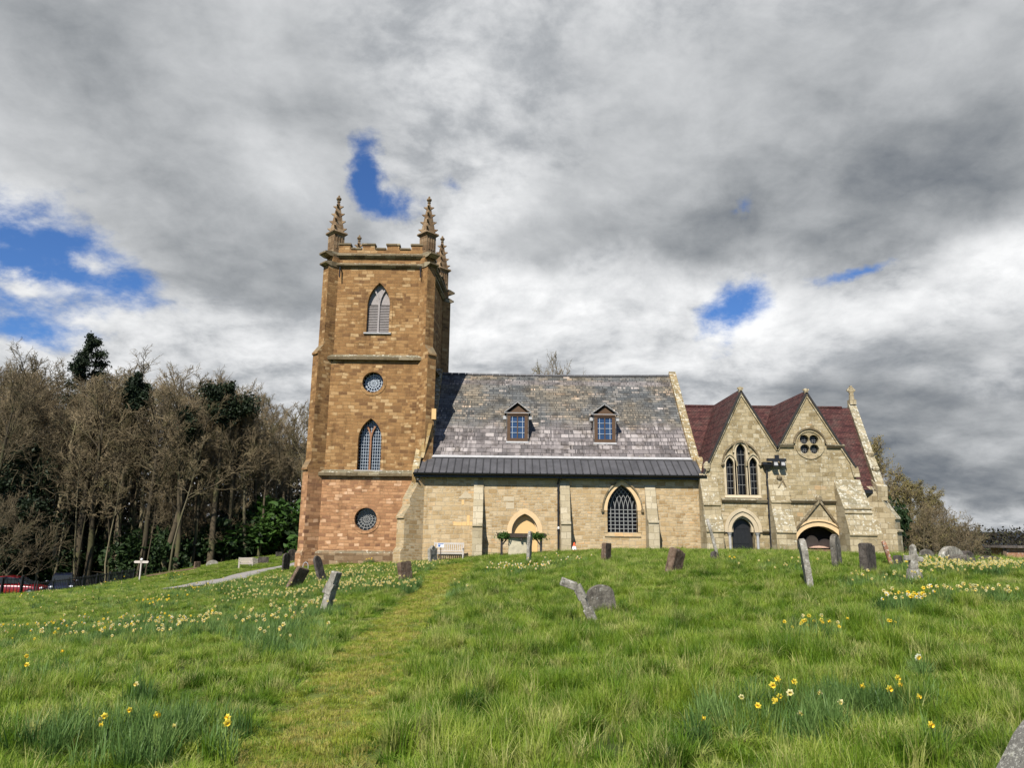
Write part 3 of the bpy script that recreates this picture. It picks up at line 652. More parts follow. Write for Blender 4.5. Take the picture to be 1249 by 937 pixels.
s = MB(); s.ring(arch(dx, 0.98, nz_(640, 652)[1], nz_(640, 649)[1], dz_ap+0.27), arch(dx, 0.72, nz_(640, 652)[1], nz_(640, 649)[1], dz_ap), NY-0.05, NY+0.16); s.ring(arch(dx, 0.76, nz_(640, 652)[1], nz_(640, 649)[1], dz_ap+0.04), arch(dx, 0.64, nz_(640, 652)[1], nz_(640, 649)[1], dz_ap-0.08), NY+0.161, NY+0.27); s.build('doorway_arch', M['mould'], CH)
# nave window
w = frame_of(arch(win_x, 1.06, wzs-0.05, wzs, wza+0.22), arch(win_x, 0.835, wzs-0.05, wzs, wza-0.0), NY-0.04, NY+0.30, 'mould')
s = MB(); s.ring(arch(win_x, 1.12, wzs-0.02, wzs, wza+0.34), arch(win_x, 1.06, wzs-0.02, wzs, wza+0.222), NY-0.13, NY+0.02)
for sg in (-1, 1): s.box((win_x+sg*1.10-0.07, NY-0.14, wzs-0.13), (win_x+sg*1.10+0.07, NY+0.02, wzs+0.02))
s.build('hood_mould', M['string'], w)
for sg in (-1, 1): s = MB(); s.box((min(win_x+sg*0.84, win_x+sg*1.04), NY-0.03, wz0), (max(win_x+sg*0.84, win_x+sg*1.04), NY+0.28, wzs-0.06)); s.build('jamb', M['nave'], w)
pane(nwin, NY+0.42, w, 'blackglass')
s = MB(); lattice(s, win_x, 0.84, wz0, wz0, wzs*1+0.001, NY+0.36, 7, 6, 0.04) if False else None
n = 7; xs_ = [win_x-0.84+1.68*i/n for i in range(n+1)]
for i in range(1, n): s.bar((xs_[i], NY+0.36, wz0), (xs_[i], NY+0.36, wzs), 0.045, 0.04)
for k in range(0, 7): z = wz0+(wzs-wz0)*k/6; s.bar((win_x-0.84, NY+0.366, z), (win_x+0.84, NY+0.366, z), 0.04, 0.035)
h = wza-wzs; R = (0.84**2+h*h)/1.68
for i in range(0, n+1):
    for sg in (-1, 1):
        pts = []
        for k in range(15):
            t = 1.5*k/14; X = xs_[i]+sg*(R-R*math.cos(t)); Z = wzs+R*math.sin(t)
            if Z < wza and abs(X-win_x) < archw(Z, 0.84, wzs, wza)+0.01: pts.append((X, NY+0.355+0.004*sg+0.001*i, Z))
            else: break
        for p, q3 in zip(pts, pts[1:]): s.bar(p, q3, 0.034, 0.03)
s.build('tracery', M['leadingd'], w)
s = MB(); s.prism([(win_x-1.0, NY-0.06, wz0-0.22), (win_x+1.0, NY-0.06, wz0-0.22), (win_x+1.0, NY+0.4, wz0-0.22), (win_x-1.0, NY+0.4, wz0-0.22)], [(win_x-1.0, NY-0.0, wz0-0.004), (win_x+1.0, NY-0.0, wz0-0.004), (win_x+1.0, NY+0.4, wz0-0.003), (win_x-1.0, NY+0.4, wz0-0.003)]); s.build('sill', M['nave'], w)
# repairs in paler stone
for x0, y0, x1, y1 in ((553, 637, 563, 641.5), (563.2, 637, 569, 641.5), (569.2, 629, 573, 641.5), (573.2, 637, 576, 641.5), (563, 610, 566, 616)):
    s = MB(); a = nz_(x0, y1); b2 = nz_(x1, y0); s.box((a[0], NY-0.012, a[1]), (b2[0], NY+0.02, b2[1])); s.build('repair_stone', M['newstone'], CH)
s = MB(); s.facade([nz_(559, 608), nz_(576, 608), nz_(574, 604), nz_(568, 599)], [], NY-0.014, NY+0.02); s.build('blocked_opening', M['greystone'], CH)
for x0, y0, x1, y1 in ((614, 606, 627, 611.5), (617, 613, 627, 621)): s = MB(); a = nz_(x0, y1); b2 = nz_(x1, y0); s.box((a[0], NY-0.012, a[1]), (b2[0], NY+0.02, b2[1])); s.build('old_stone', M['greystone'], CH)
# sloping buttresses
def buttress(x0, x1, prof, y, m, name='buttress'):
    s = MB(); s.prism([(x0, y-p, z) for p, z in prof], [(x1, y-p, z) for p, z in prof]); s.build(name, M[m], CH)
def prof_of(y, zt, lips, z0=-1.2):
    """profile from foot to head; lips = [(projection below, z of the drip, projection above)]"""
    P = [(-0.3, z0)]; P.append((lips[0][0], z0))
    for pb, z, pa in lips: P += [(pb, z-0.10), (pb+0.07, z-0.06), (pb+0.07, z), (pa, z+0.12)]
    P += [(0.0 if lips[-1][2] > 0.02 else -0.01, zt), (-0.3, zt)]
    return P
for x0, x1, yl, yt in ((576.5, 588.5, 641, 587), (684, 696, 637.5, 586), (790, 803, 634.5, 590)):
    a, b2 = nz_(x0, 640, NY-0.6)[0], nz_(x1, 640, NY-0.6)[0]
    buttress(a, b2, prof_of(NY, nz_(600, yt)[1], [(0.85, nz_(600, yl, NY-0.7)[1], 0.62)]), NY, 'navebut')
# south-west diagonal buttress beside the tower
d = Vector((-1, -1, 0)).normalized(); t = Vector((-d.y, d.x, 0)); o = Vector((XW+0.12, NY+0.12, 0))
prof = [(-0.3, -1.2), (1.30, -1.2), (1.30, 0.35), (1.12, 0.55), (1.12, 2.05), (1.2, 2.08), (1.2, 2.18), (0.80, 2.75), (0.80, 3.15), (0.05, 4.4), (-0.3, 4.4)]
s = MB(); s.prism([o+d*a-t*0.34+Vector((0, 0, z)) for a, z in prof], [o+d*a+t*0.34+Vector((0, 0, z)) for a, z in prof]); s.build('buttress', M['nave'], CH)
# lead lean-to with rolls
EY, EZ, LY, LZ = 39.58, 4.60, 41.15, 5.60
s = MB(); s.prism([(XW-0.1, EY, EZ-0.10), (XE+0.05, EY, EZ-0.10), (XE+0.05, LY, LZ-0.1), (XW-0.1, LY, LZ-0.1)], [(XW-0.1, EY, EZ), (XE+0.05, EY, EZ), (XE+0.05, LY, LZ), (XW-0.1, LY, LZ)])
s.build('lead_roof', M['lead'], CH); s = MB()
k = 0; x = XW+0.1
while x < XE:
    s.tube([(x, EY-0.01, EZ+0.012), (x, LY-0.05, LZ-0.025)], 0.036, 6); x += 0.40+0.02*math.sin(k*1.7); k += 1
tag(s.build('lead_rolls', M['leadroll'], CH), kind='stuff') if False else s.build('lead_rolls', M['leadroll'], CH)
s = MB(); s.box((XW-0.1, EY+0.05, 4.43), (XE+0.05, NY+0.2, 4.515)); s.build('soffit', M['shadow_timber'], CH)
s = MB(); s.box((XW-0.1, EY+0.03, 4.34), (XE+0.05, EY+0.049, 4.52)); s.build('fascia_shade', M['iron'], CH)  # added black strip, thickening the gutter line with painted eave shadow
s = MB(); V = []
for i in range(7): a = math.pi+math.pi*i/6; V.append((0.11*math.cos(a), 0.12*math.sin(a)))
s.prism([(XW-0.12, EY-0.08+u, EZ-0.02+v) for u, v in V], [(XE+0.08, EY-0.08+u, EZ-0.02+v) for u, v in V]); s.build('gutter', M['iron'], CH)
s = MB(); s.prism([(XW+0.6, LY-0.12, LZ-0.03), (XE-0.25, LY-0.12, LZ-0.03), (XE-0.25, LY+0.02, LZ+0.12), (XW+0.6, LY+0.02, LZ+0.12)], [(XW+0.6, LY-0.14, LZ+0.0), (XE-0.25, LY-0.14, LZ+0.0), (XE-0.25, LY-0.0, LZ+0.13), (XW+0.6, LY-0.0, LZ+0.13)]); s.build('flashing', M['flash'], CH)
# main roof; it sags a little along the ridge
RY, RZ = 46.1, 11.62; SL = (RZ-LZ-0.03)/(RY-LY)
def roofz(y): return LZ+0.03+SL*(y-LY) if y <= RY else RZ-SL*(y-RY)
XR0, XR1 = -4.9, 10.45; N = 60; V, F = [], []
for i in range(N+1):
    x = XR0+(XR1-XR0)*i/N; sag = -0.07*math.sin(math.pi*i/N)
    for j, (yy, zz_) in enumerate(((LY-0.05, roofz(LY-0.05)), (43.0, roofz(43.0)-0.05), (44.6, roofz(44.6)-0.04), (RY, RZ), (51.2, roofz(51.2)))):
        V.append((x, yy, zz_+sag*(1 if j == 3 else 0.6 if j in (1, 2) else 0)+0.02*(float(vnoise(x, yy, 0.8, 9))-0.5)))
V2 = [(x, y, z-0.25) for x, y, z in V]; n = len(V)
for i in range(N):
    for j in range(4): a = i*5+j; F += [(a, a+5, a+6, a+1), (n+a, n+a+1, n+a+6, n+a+5)]
for j in range(4): a, b2 = j, N*5+j; F += [(a, a+1, n+a+1, n+a), (b2, n+b2, n+b2+1, b2+1)]
for i in range(N): a = i*5; F += [(a, n+a, n+a+5, a+5), (a+4, a+9, n+a+9, n+a+4)]
s = MB(); s.add(V+V2, F); s.build('slate_roof', M['slate'], CH)
s = MB()
for i in range(34):
    x = XR0+0.02+(XR1-XR0)*i/34; sg = -0.07*math.sin(math.pi*(i+0.5)/34); s.tube([(x, RY, RZ+0.0+sg), (x+(XR1-XR0)/34-0.03, RY, RZ+0.0+sg)], 0.10, 8)
s.build('ridge_tiles', M['lead'], CH)
# gable parapets
def parapet(x0, x1, lift, m='coping', ext=0.2):
    s = MB(); top = [(LY-0.1, roofz(LY-0.1)+lift), (RY, RZ+lift+0.1), (51.2, roofz(51.2)+lift)]
    bot = [(y, z-0.6) for y, z in top]; L = top+bot[::-1]
    s.prism([(x0, y, z) for y, z in L], [(x1, y, z) for y, z in L]); s.build('gable_coping', M[m], CH)
    s = MB(); L = [(LY-0.1, 4.0), (LY-0.1, roofz(LY)-0.5), (RY, RZ-0.5), (51.2, roofz(51.2)-0.5), (51.2, 4.0)]
    s.prism([(x0+0.02, y, z) for y, z in L], [(x1-0.02, y, z) for y, z in L]); s.build('gable_wall', M['nave'], CH)
parapet(10.42, 10.86, 0.22); parapet(-5.0, -4.62, 0.24)
for x0, x1 in ((XW-0.22, XW+0.16), (XE-0.1, XE+0.28)):   # the lean-to's end walls
    s = MB(); L = [(NY-0.12, 3.6), (NY-0.12, 4.95), (LY-0.55, LZ-0.05), (LY-0.1, LZ+0.45), (LY-0.1, 3.6)] if x0 < 0 else [(NY-0.12, 4.4), (NY-0.12, 4.78), (LY-0.1, LZ+0.16), (LY-0.1, 4.4)]
    s.prism([(x0, y, z) for y, z in L], [(x1, y, z) for y, z in L]); s.build('end_coping', M['coping'], CH)
s = MB(); x, z = xz(530, 506, 41.3); s.box((x-0.2, 40.95, z-0.32), (x+0.12, 41.25, z+0.3)); s.build('kneeler', M['newstone'], CH)
s = MB(); s.prism([xz3 for xz3 in [(XW-0.05, LY-0.55, LZ-0.1), (XW+0.3, LY-0.55, LZ-0.1), (XW+0.3, LY-0.1, LZ-0.1), (XW-0.05, LY-0.1, LZ-0.1)]], [(XW+0.45, LY-0.35, LZ+1.9), (XW+0.72, LY-0.35, LZ+1.9), (XW+0.72, LY-0.1, LZ+1.9), (XW+0.45, LY-0.1, LZ+1.9)]); s.build('end_coping', M['coping'], CH)
# dormers
def dormer(px, py_sill, w, py_top, py_gab):
    y = 42.0
    for _ in range(12): y = y + ((at(px, py_sill, y).z - roofz(y)) / (SL - 0.1)) * 0.7
    yf = y-0.05; x, z0 = xz(px, py_sill, yf); zt = xz(px, py_top, yf)[1]; zg = xz(px, py_gab, yf)[1]
    yb = lambda z: LY+(z-LZ-0.03)/SL
    D = MB(); fw = 0.19
    D.ring([(x-w/2, z0), (x-w/2, zt), (x+w/2, zt), (x+w/2, z0)], [(x-w/2+fw, z0+fw), (x-w/2+fw, zt-fw), (x+w/2-fw, zt-fw), (x+w/2-fw, z0+fw)], yf, yf+0.12, True)
    D.bar((x, yf+0.05, z0+fw), (x, yf+0.05, zt-fw), 0.06, 0.07)
    d = D.build('dormer', M['dormwood'], CH)
    s = MB(); s.facade([(x-w/2+0.08, z0+0.08), (x+w/2-0.08, z0+0.08), (x+w/2-0.08, zt-0.08), (x-w/2+0.08, zt-0.08)], [], yf+0.07, yf+0.09); s.build('glass', M['dglass'], d)
    s = MB()
    for sg in (-1, 1):
        c = x+sg*w/4; s.bar((c, yf+0.052, z0+fw), (c, yf+0.052, zt-fw), 0.025, 0.03)
        for k in range(1, 4): z = z0+fw+(zt-z0-2*fw)*k/4; s.bar((c-w/4+0.03, yf+0.05, z), (c+w/4-0.03, yf+0.05, z), 0.025, 0.03)
    s.build('glazing_bars', M['leading'], d)
    for sg in (-1, 1):
        xa, xb = sorted((x+sg*w/2, x+sg*(w/2+0.06))); s = MB(); s.prism([(xa, yf+0.02, z0), (xa, yb(zt), zt), (xa, yf+0.02, zt)], [(xb, yf+0.02, z0), (xb, yb(zt), zt), (xb, yf+0.02, zt)]); s.build('cheek', M['slate'], d)
    s = MB(); s.facade([(x-w/2, zt+0.002), (x+w/2, zt+0.002), (x, zg-0.1)], [], yf+0.04, yf+0.1); s.build('gable', M['dormwood'], d)
    e = w/2+0.17; s = MB(); yr = yb(zg)+0.3
    for sg in (-1, 1):
        A = [(x, yf-0.1, zg), (x+sg*e, yf-0.1, zt-0.02), (x+sg*e, yb(zt)+0.1, zt-0.02), (x, yr, zg)]
        s.prism(A, [(p[0], p[1], p[2]+0.07) for p in A])
    s.build('roof', M['slate'], d)
    s = MB()
    for sg in (-1, 1): s.bar((x, yf-0.115, zg+0.055), (x+sg*(e+0.02), yf-0.115, zt+0.035), 0.03, 0.03)
    s.bar((x-e, yf-0.105, zt+0.0), (x+e, yf-0.105, zt+0.0), 0.035, 0.03); s.build('bargeboard', M['flash'], d)
    s = MB(); s.prism([(x-w/2-0.06, yf-0.05, z0-0.10), (x+w/2+0.06, yf-0.05, z0-0.10), (x+w/2+0.06, yf+0.2, z0-0.10), (x-w/2-0.06, yf+0.2, z0-0.10)], [(x-w/2-0.06, yf-0.02, z0-0.003), (x+w/2+0.06, yf-0.02, z0-0.003), (x+w/2+0.06, yf+0.2, z0-0.003), (x-w/2-0.06, yf+0.2, z0-0.003)])
    s.build('sill', M['flash'], d)
    for sg in (-1, 1):
        s = MB(); zz_ = xz(px, py_top+5, yf)[1]; s.box((x+sg*(w/2+0.16)-0.09, yf+0.06, zz_-0.12), (x+sg*(w/2+0.16)+0.09, yf+0.5, zz_+0.09)); s.build('lead_apron', M['flash'], d)
dormer(631, 538.5, 1.22, 504, 492); dormer(738, 540, 1.24, 506, 494.5)
# rainwater pipes
def pipe(px0, py0, px1, py1, Y, r=0.055, marker=True):
    s = MB(); a, b2 = at(px0, py0, Y), at(px1, py1, Y); b2.x = a.x = (a.x+b2.x)/2; b2.z -= 0.4
    s.tube([(a.x+0.12, EY-0.05, a.z+0.22), (a.x+0.08, Y-0.1, a.z+0.08), (a.x, Y-0.02, a.z-0.1), (a.x, Y, a.z-0.3), b2], r, 8)
    k = a.z-0.6
    while k > b2.z+0.5: s.tube([(a.x, Y, k), (a.x, Y, k+0.09)], r+0.018, 8); k -= 1.1
    p = s.build('drainpipe', M['iron'], CH)
    if marker: s = MB(); z = xz(px0, 644, Y)[1]; s.box((a.x-0.045, Y-r-0.014, z-0.06), (a.x+0.045, Y-r-0.002, z+0.06)); s.build('label_plate', M['white'], p)
pipe(506, 590, 506, 684, NY-0.09); pipe(681, 586, 681, 676, NY-0.09)
# --- east chapel with twin gables
KY = 39.6
def k_(px, py, Y=KY): return xz(px, py, Y)
gA, gB = k_(903, 478), k_(983, 480); gL, gM, gR = k_(857.5, 577), k_(947.5, 546), k_(1043, 570)
ZE = -1.0
outl = [(gL[0], ZE), (gR[0], ZE), gR, gB, gM, gA, gL]
lz0 = k_(905, 604)[1]; hw1 = 0.235
def lan(px, apx, w=hw1): x = k_(px, 580)[0]; za = k_(px, apx)[1]; return arch(x, w, lz0, za-0.42, za)
L1, L2, L3 = lan(890.7, 558), lan(904.8, 541.5, 0.27), lan(919.3, 558)
qx, qz = k_(987.3, 542)
dX = k_(906.5, 650)[0]; dzs = k_(906, 645)[1]; dza = k_(906, 629.5)[1]; kdoor = arch(dX, 0.62, -0.5, dzs, dza)
pX = k_(998.5, 660)[0]; pzs = k_(998, 666)[1]; pza = k_(998, 642)[1]
def segarch(xc, a, z0, zs, za, n=14): return [(xc-a, z0)]+[(xc-a*math.cos(math.pi*i/n), zs+(za-zs)*math.sin(math.pi*i/n)) for i in range(n+1)]+[(xc+a, z0)]
porch = segarch(pX, 1.28, -0.4, pzs, pza)
quat = []
for k in range(4):
    a0 = math.pi/4+math.pi/2*k; c = (qx+0.38*math.cos(a0), qz+0.38*math.sin(a0)); quat.append(circle(c[0], c[1], 0.262, 18))
s = MB(); s.facade(outl, [L1, L2, L3, kdoor, porch]+quat, KY, KY+0.5); s.build('chapel_wall', M['chapel'], CH)
for lo, hi in (((gL[0]+0.002, KY+0.5, ZE), (gL[0]+0.5, 50, 3.9)), ((gL[0]+0.5, 50, ZE), (21.6, 50.4, 4.3))): s = MB(); s.box(lo, hi); s.build('chapel_wall', M['chapel'], CH)
# gable roofs running back to the long roof
CRY, CRZ = 45.0, k_(1010, 497.5, 45.0)[1]
def gable_roof(ap, l, r):
    s = MB(); e = 0.05
    A = [(l[0]-0.02, KY-0.06, l[1]-0.06), (ap[0], KY-0.06, ap[1]+0.02), (r[0]+0.02, KY-0.06, r[1]-0.06)]
    up = 0.13; yb = 45.4
    V = A+[(x, y, z+up) for x, y, z in A]; V += [(x, yb, z) for x, y, z in V]
    s.add(V, [(0, 1, 4, 3), (1, 2, 5, 4), (3, 4, 10, 9), (4, 5, 11, 10), (6, 9, 10, 7), (7, 10, 11, 8), (0, 6, 7, 1), (1, 7, 8, 2), (0, 3, 9, 6), (2, 8, 11, 5)])
    s.build('tiled_gable_roof', M['redtile'], CH)
    s = MB()
    for q in (l, r):
        s.bar((ap[0], KY-0.09, ap[1]+0.04), (q[0], KY-0.09, q[1]-0.03), 0.10, 0.07)
    s.build('verge', M['shadow_timber'], CH)
    s = MB()
    for q, sg in ((l, -1), (r, 1)):
        s.bar((ap[0]-sg*0.0, KY-0.04, ap[1]-0.07), (q[0], KY-0.04, q[1]-0.14), 0.14, 0.07)
    s.ball((ap[0], KY, ap[1]+0.16), (0.13, 0.13, 0.14), 8, 5); s.box((ap[0]-0.09, KY-0.1, ap[1]-0.15), (ap[0]+0.09, KY+0.2, ap[1]+0.1)); s.bar((ap[0]-0.16, KY, ap[1]+0.2), (ap[0]+0.16, KY, ap[1]+0.2), 0.09, 0.12); s.build('gable_finial', M['chapelbut'], CH)
gable_roof(gA, gL, gM); gable_roof(gB, gM, gR)
s = MB()
for q, w in ((gR, 0.3),):
    s.prism([(q[0]-0.15, KY-0.12, q[1]-0.55), (q[0]+0.2, KY-0.12, q[1]-0.55), (q[0]+0.2, KY+0.4, q[1]-0.55), (q[0]-0.15, KY+0.4, q[1]-0.55)], [(q[0]-0.3, KY-0.1, q[1]+0.1), (q[0]+0.12, KY-0.1, q[1]+0.0), (q[0]+0.12, KY+0.4, q[1]+0.0), (q[0]-0.3, KY+0.4, q[1]+0.1)])
s.build('kneeler', M['chapelbut'], CH)
s = MB(); s.ball((gL[0]+0.22, KY-0.05, gL[1]+0.35), (0.2, 0.12, 0.3), 8, 5); s.build('kneeler', M['chapelbut'], CH)
# long red roof
EX = 21.75; re_ = xz(1071, 592, 41.2); rs = (CRZ-re_[1])/(CRY-41.2)
s = MB(); X0, X1 = 10.88, EX-0.25
ex = lambda y: 21.12+0.2*(min(y, 45.0)-41.0)
prof = [(41.0, re_[1]-0.2*rs), (CRY, CRZ), (49.6, CRZ-4.6*rs)]
s.prism([(X0, y, z) for y, z in prof]+[(X0, y, z-0.22) for y, z in prof[::-1]], [(ex(y)-0.2, y, z) for y, z in prof]+[(ex(y)-0.2, y, z-0.22) for y, z in prof[::-1]]); s.build('tiled_roof', M['redtile'], CH)
s = MB(); k = X0
while k < X1-0.3: s.tube([(k, CRY, CRZ+0.0), (k+0.42, CRY, CRZ+0.0)], 0.10, 8); k += 0.45
s.build('ridge_tiles', M['redtile'], CH)
s = MB(); s.box((gR[0]-0.2, 41.35, ZE), (ex(41.5)-0.05, 41.9, re_[1]-0.45)); s.build('chancel_wall', M['chapel'], CH)
s = MB(); s.box((gR[0]+0.02, 40.9, re_[1]-0.5), (ex(41)-0.25, 41.35, re_[1]-0.28)); s.build('gutter', M['iron'], CH)
# east gable with its coping and cross
s = MB(); L = [(41.3, ZE), (41.3, re_[1]+0.1), (CRY, CRZ-0.1), (49.6, CRZ-4.6*rs), (49.6, ZE)]
s.prism([(ex(y)-0.3, y, z) for y, z in L], [(ex(y)+0.15, y, z) for y, z in L]); s.build('east_gable_wall', M['chapel'], CH)
s = MB(); L = [(40.85, re_[1]-0.35), (40.85, re_[1]+0.18), (CRY, CRZ+0.30), (49.7, CRZ-4.7*rs+0.3), (49.7, CRZ-4.7*rs-0.2), (CRY, CRZ-0.15), (41.25, re_[1]-0.35)]
s.prism([(ex(y)-0.26, y, z) for y, z in L], [(ex(y)+0.22, y, z) for y, z in L])
e0 = ex(41.0)
s.prism([(e0-0.3, 40.7, re_[1]-0.9), (e0+0.25, 40.7, re_[1]-0.9), (e0+0.25, 41.3, re_[1]-0.9), (e0-0.3, 41.3, re_[1]-0.9)], [(e0-0.3, 40.6, re_[1]-0.1), (e0+0.25, 40.6, re_[1]-0.1), (e0+0.25, 41.3, re_[1]+0.3), (e0-0.3, 41.3, re_[1]+0.3)])
for f in (0.12, 0.3): s.ball((ex(40.9+(CRY-40.9)*f), 40.9+(CRY-40.9)*f, re_[1]+0.35+(CRZ-re_[1])*f), (0.24, 0.2, 0.2), 7, 4)
s.build('gable_coping', M['chapelbut'], CH)
EX = ex(45.0)
cz = CRZ+0.3; s = MB(); s.box((EX-0.22, CRY-0.2, cz-0.1), (EX+0.18, CRY+0.2, cz+0.22)); s.prism([(EX-0.15, CRY-0.12, cz+0.2), (EX+0.11, CRY-0.12, cz+0.2), (EX+0.11, CRY+0.12, cz+0.2), (EX-0.15, CRY+0.12, cz+0.2)], [(EX-0.08, CRY-0.07, cz+1.15), (EX+0.04, CRY-0.07, cz+1.15), (EX+0.04, CRY+0.07, cz+1.15), (EX-0.08, CRY+0.07, cz+1.15)])
s.bar((EX-0.28, CRY, cz+0.86), (EX+0.24, CRY, cz+0.86), 0.13, 0.12); s.ring(circle(EX-0.02, cz+0.86, 0.22, 16), circle(EX-0.02, cz+0.86, 0.15, 16), CRY-0.04, CRY+0.04, True); s.build('gable_cross', M['chapelbut'], CH)
# triple lancet
w = None
for (Lc, px, apx, a) in ((L1, 890.7, 558, hw1), (L2, 904.8, 541.5, 0.27), (L3, 919.3, 558, hw1)):
    x = k_(px, 580)[0]; za = k_(px, apx)[1]
    w = frame_of(arch(x, a+0.11, lz0, za-0.42, za+0.13), arch(x, a-0.01, lz0, za-0.42, za), KY-0.035, KY+0.12, 'greystone')
    pane(arch(x, a+0.02, lz0-0.02, za-0.42, za+0.02), KY+0.26, w, 'blackglass'); s = MB()
    for k in range(1, 5): z = lz0+(za-0.42-lz0)*k/4.3; s.bar((x-a, KY+0.245, z), (x+a, KY+0.245, z), 0.022, 0.02)
    for o in (-0.33, 0.33): s.bar((x+o*a, KY+0.25, lz0), (x+o*a, KY+0.25, za-0.35), 0.010, 0.012)
    s.build('leading', M['leadingd'], w)
    s = MB(); s.ring(arch(x, a+0.19, za-0.5, za-0.42, za+0.24), arch(x, a+0.115, za-0.5, za-0.42, za+0.14), KY-0.10, KY+0.02); s.build('hood_mould', M['chapelbut'], w)
s = MB(); xm = k_(904.8, 580)[0]
s.ring(arch(xm, 1.06, k_(905, 566)[1], k_(905, 565)[1], k_(905, 537.5)[1]), arch(xm, 0.98, k_(905, 566)[1], k_(905, 565)[1], k_(905, 540)[1]), KY-0.115, KY+0.02)
for sg in (-1, 1): s.ball((xm+sg*1.04, KY-0.06, k_(905, 567)[1]), 0.11, 8, 5)
s.build('window_hood', M['string'], CH)
s = MB(); s.prism([(xm-1.0, KY-0.08, lz0-0.16), (xm+1.0, KY-0.08, lz0-0.16), (xm+1.0, KY+0.2, lz0-0.16), (xm-1.0, KY+0.2, lz0-0.16)], [(xm-1.0, KY-0.02, lz0-0.003), (xm+1.0, KY-0.02, lz0-0.003), (xm+1.0, KY+0.2, lz0-0.003), (xm-1.0, KY+0.2, lz0-0.003)]); s.build('sill', M['greystone'], CH)
# roundel
w = frame_of(circle(qx, qz, 0.84), circle(qx, qz, 0.70), KY-0.05, KY+0.02, 'chapel', True, 'round_window'); pane(circle(qx, qz, 0.72), KY+0.22, w, 'blackglass')
s = MB(); a = [(qx+0.92*math.cos(t), qz+0.92*math.sin(t)) for t in np.linspace(0.05, math.pi-0.05, 19)]; b2 = [(qx+0.83*math.cos(t), qz+0.83*math.sin(t)) for t in np.linspace(0.05, math.pi-0.05, 19)]; s.ring(a, b2, KY-0.11, KY+0.02); s.build('hood_mould', M['string'], w)
s = MB()
for c in range(4):
    a0 = math.pi/4+math.pi/2*c; x, z = qx+0.38*math.cos(a0), qz+0.38*math.sin(a0)
    for o in (-0.1, 0, 0.1): s.bar((x+o, KY+0.205, z-0.2), (x+o, KY+0.205, z+0.2), 0.012, 0.012); s.bar((x-0.2, KY+0.207, z+o), (x+0.2, KY+0.207, z+o), 0.012, 0.012)
s.build('leading', M['leadingd'], w)
# doorway with stepped arch, shafts and dark door
s = MB(); zb_ = k_(906, 649.5)[1]
s.ring(arch(dX, 1.02, zb_, dzs-0.1, dza+0.42), arch(dX, 0.84, zb_, dzs-0.1, dza+0.24), KY-0.09, KY+0.02); s.ring(arch(dX, 0.84, zb_, dzs-0.1, dza+0.239), arch(dX, 0.62, zb_, dzs-0.1, dza), KY-0.03, KY+0.12); s.ring(arch(dX, 0.66, zb_, dzs, dza+0.03), arch(dX, 0.50, zb_, dzs, dza-0.14), KY+0.13, KY+0.34)
w = s.build('doorway', M['greystone'], CH)
for sg in (-1, 1):
    s = MB(); x = dX+sg*0.76; s.tube([(x, KY-0.07, -0.3), (x, KY-0.07, zb_-0.15)], 0.075, 10); s.tube([(x, KY-0.07, zb_-0.17), (x, KY-0.07, zb_-0.02)], [0.08, 0.15], 10); s.box((x-0.13, KY-0.2, -0.3), (x+0.13, KY-0.002, 0.42)); s.build('shaft', M['flash'], w)
s = MB(); s.facade(arch(dX, 0.61, -0.5, dzs, dza-0.01), [], KY+0.36, KY+0.42)
for k in range(-2, 3): s.box((dX+k*0.22-0.01, KY+0.348, -0.4), (dX+k*0.22+0.01, KY+0.36, dzs))
for z in (0.9, 1.7): s.box((dX-0.55, KY+0.34, z), (dX+0.4, KY+0.35, z+0.06))
s.build('door', M['iron'], w)
# low arched recess with a tomb, under a gablet
s = MB(); s.ring(segarch(pX, 1.56, pzs-0.05, pzs, pza+0.26), segarch(pX, 1.28, pzs-0.05, pzs, pza), KY-0.12, KY+0.15); s.ring(segarch(pX, 1.66, pzs-0.05, pzs, pza+0.36), segarch(pX, 1.565, pzs-0.05, pzs, pza+0.265), KY-0.19, KY+0.01); w = s.build('porch_arch', M['mould'], CH)
s = MB(); g0, g1, g2 = k_(966, 651), k_(998, 612), k_(1030, 655)
s.facade([g0, k_(976, 648), (pX-0.8, pza+0.12), (pX, pza+0.38), (pX+0.8, pza+0.12), k_(1021, 650), g2, g1], [], KY-0.10, KY-0.002); s.build('gablet', M['chapelbut'], w)
s = MB()
for q in (g0, g2): s.bar((g1[0], KY-0.14, g1[1]+0.03), (q[0], KY-0.14, q[1]+0.03), 0.10, 0.16)
s.ball((g1[0], KY-0.1, g1[1]+0.14), (0.2, 0.15, 0.2), 8, 5); s.build('gablet_coping', M['string'], w)
s = MB(); s.box((pX-1.6, KY+1.35, -0.6), (pX+1.6, KY+1.5, 2.2)).box((pX-1.6, KY+0.502, -0.6), (pX-1.285, KY+1.35, 2.2)).box((pX+1.285, KY+0.502, -0.6), (pX+1.6, KY+1.35, 2.2)).box((pX-1.6, KY+0.502, 2.2), (pX+1.6, KY+1.5, 2.3)); s.build('recess', M['bark_wood'], w)
s = MB(); z0 = k_(998, 669)[1]; lob = [(pX-1.1, z0)]
for k in range(3):
    c = pX-0.73+0.73*k
    for i in range(9): lob.append((c-0.365*math.cos(math.pi*i/8), z0+0.25+(0.24 if k != 1 else 0.42)*math.sin(math.pi*i/8)))
lob += [(pX+1.1, z0)]
s.facade(lob, [], KY+0.85, KY+1.0); s.build('monument', plain('pale_pink_plaster', (0.50, 0.33, 0.25), 0.9), w)
s = MB(); s.box((pX-1.12, KY+0.55, -0.4), (pX+1.12, KY+1.2, z0-0.25)).box((pX-1.2, KY+0.48, z0-0.25), (pX+1.2, KY+1.25, z0-0.08)); s.build('tomb', M['buttress'], w)
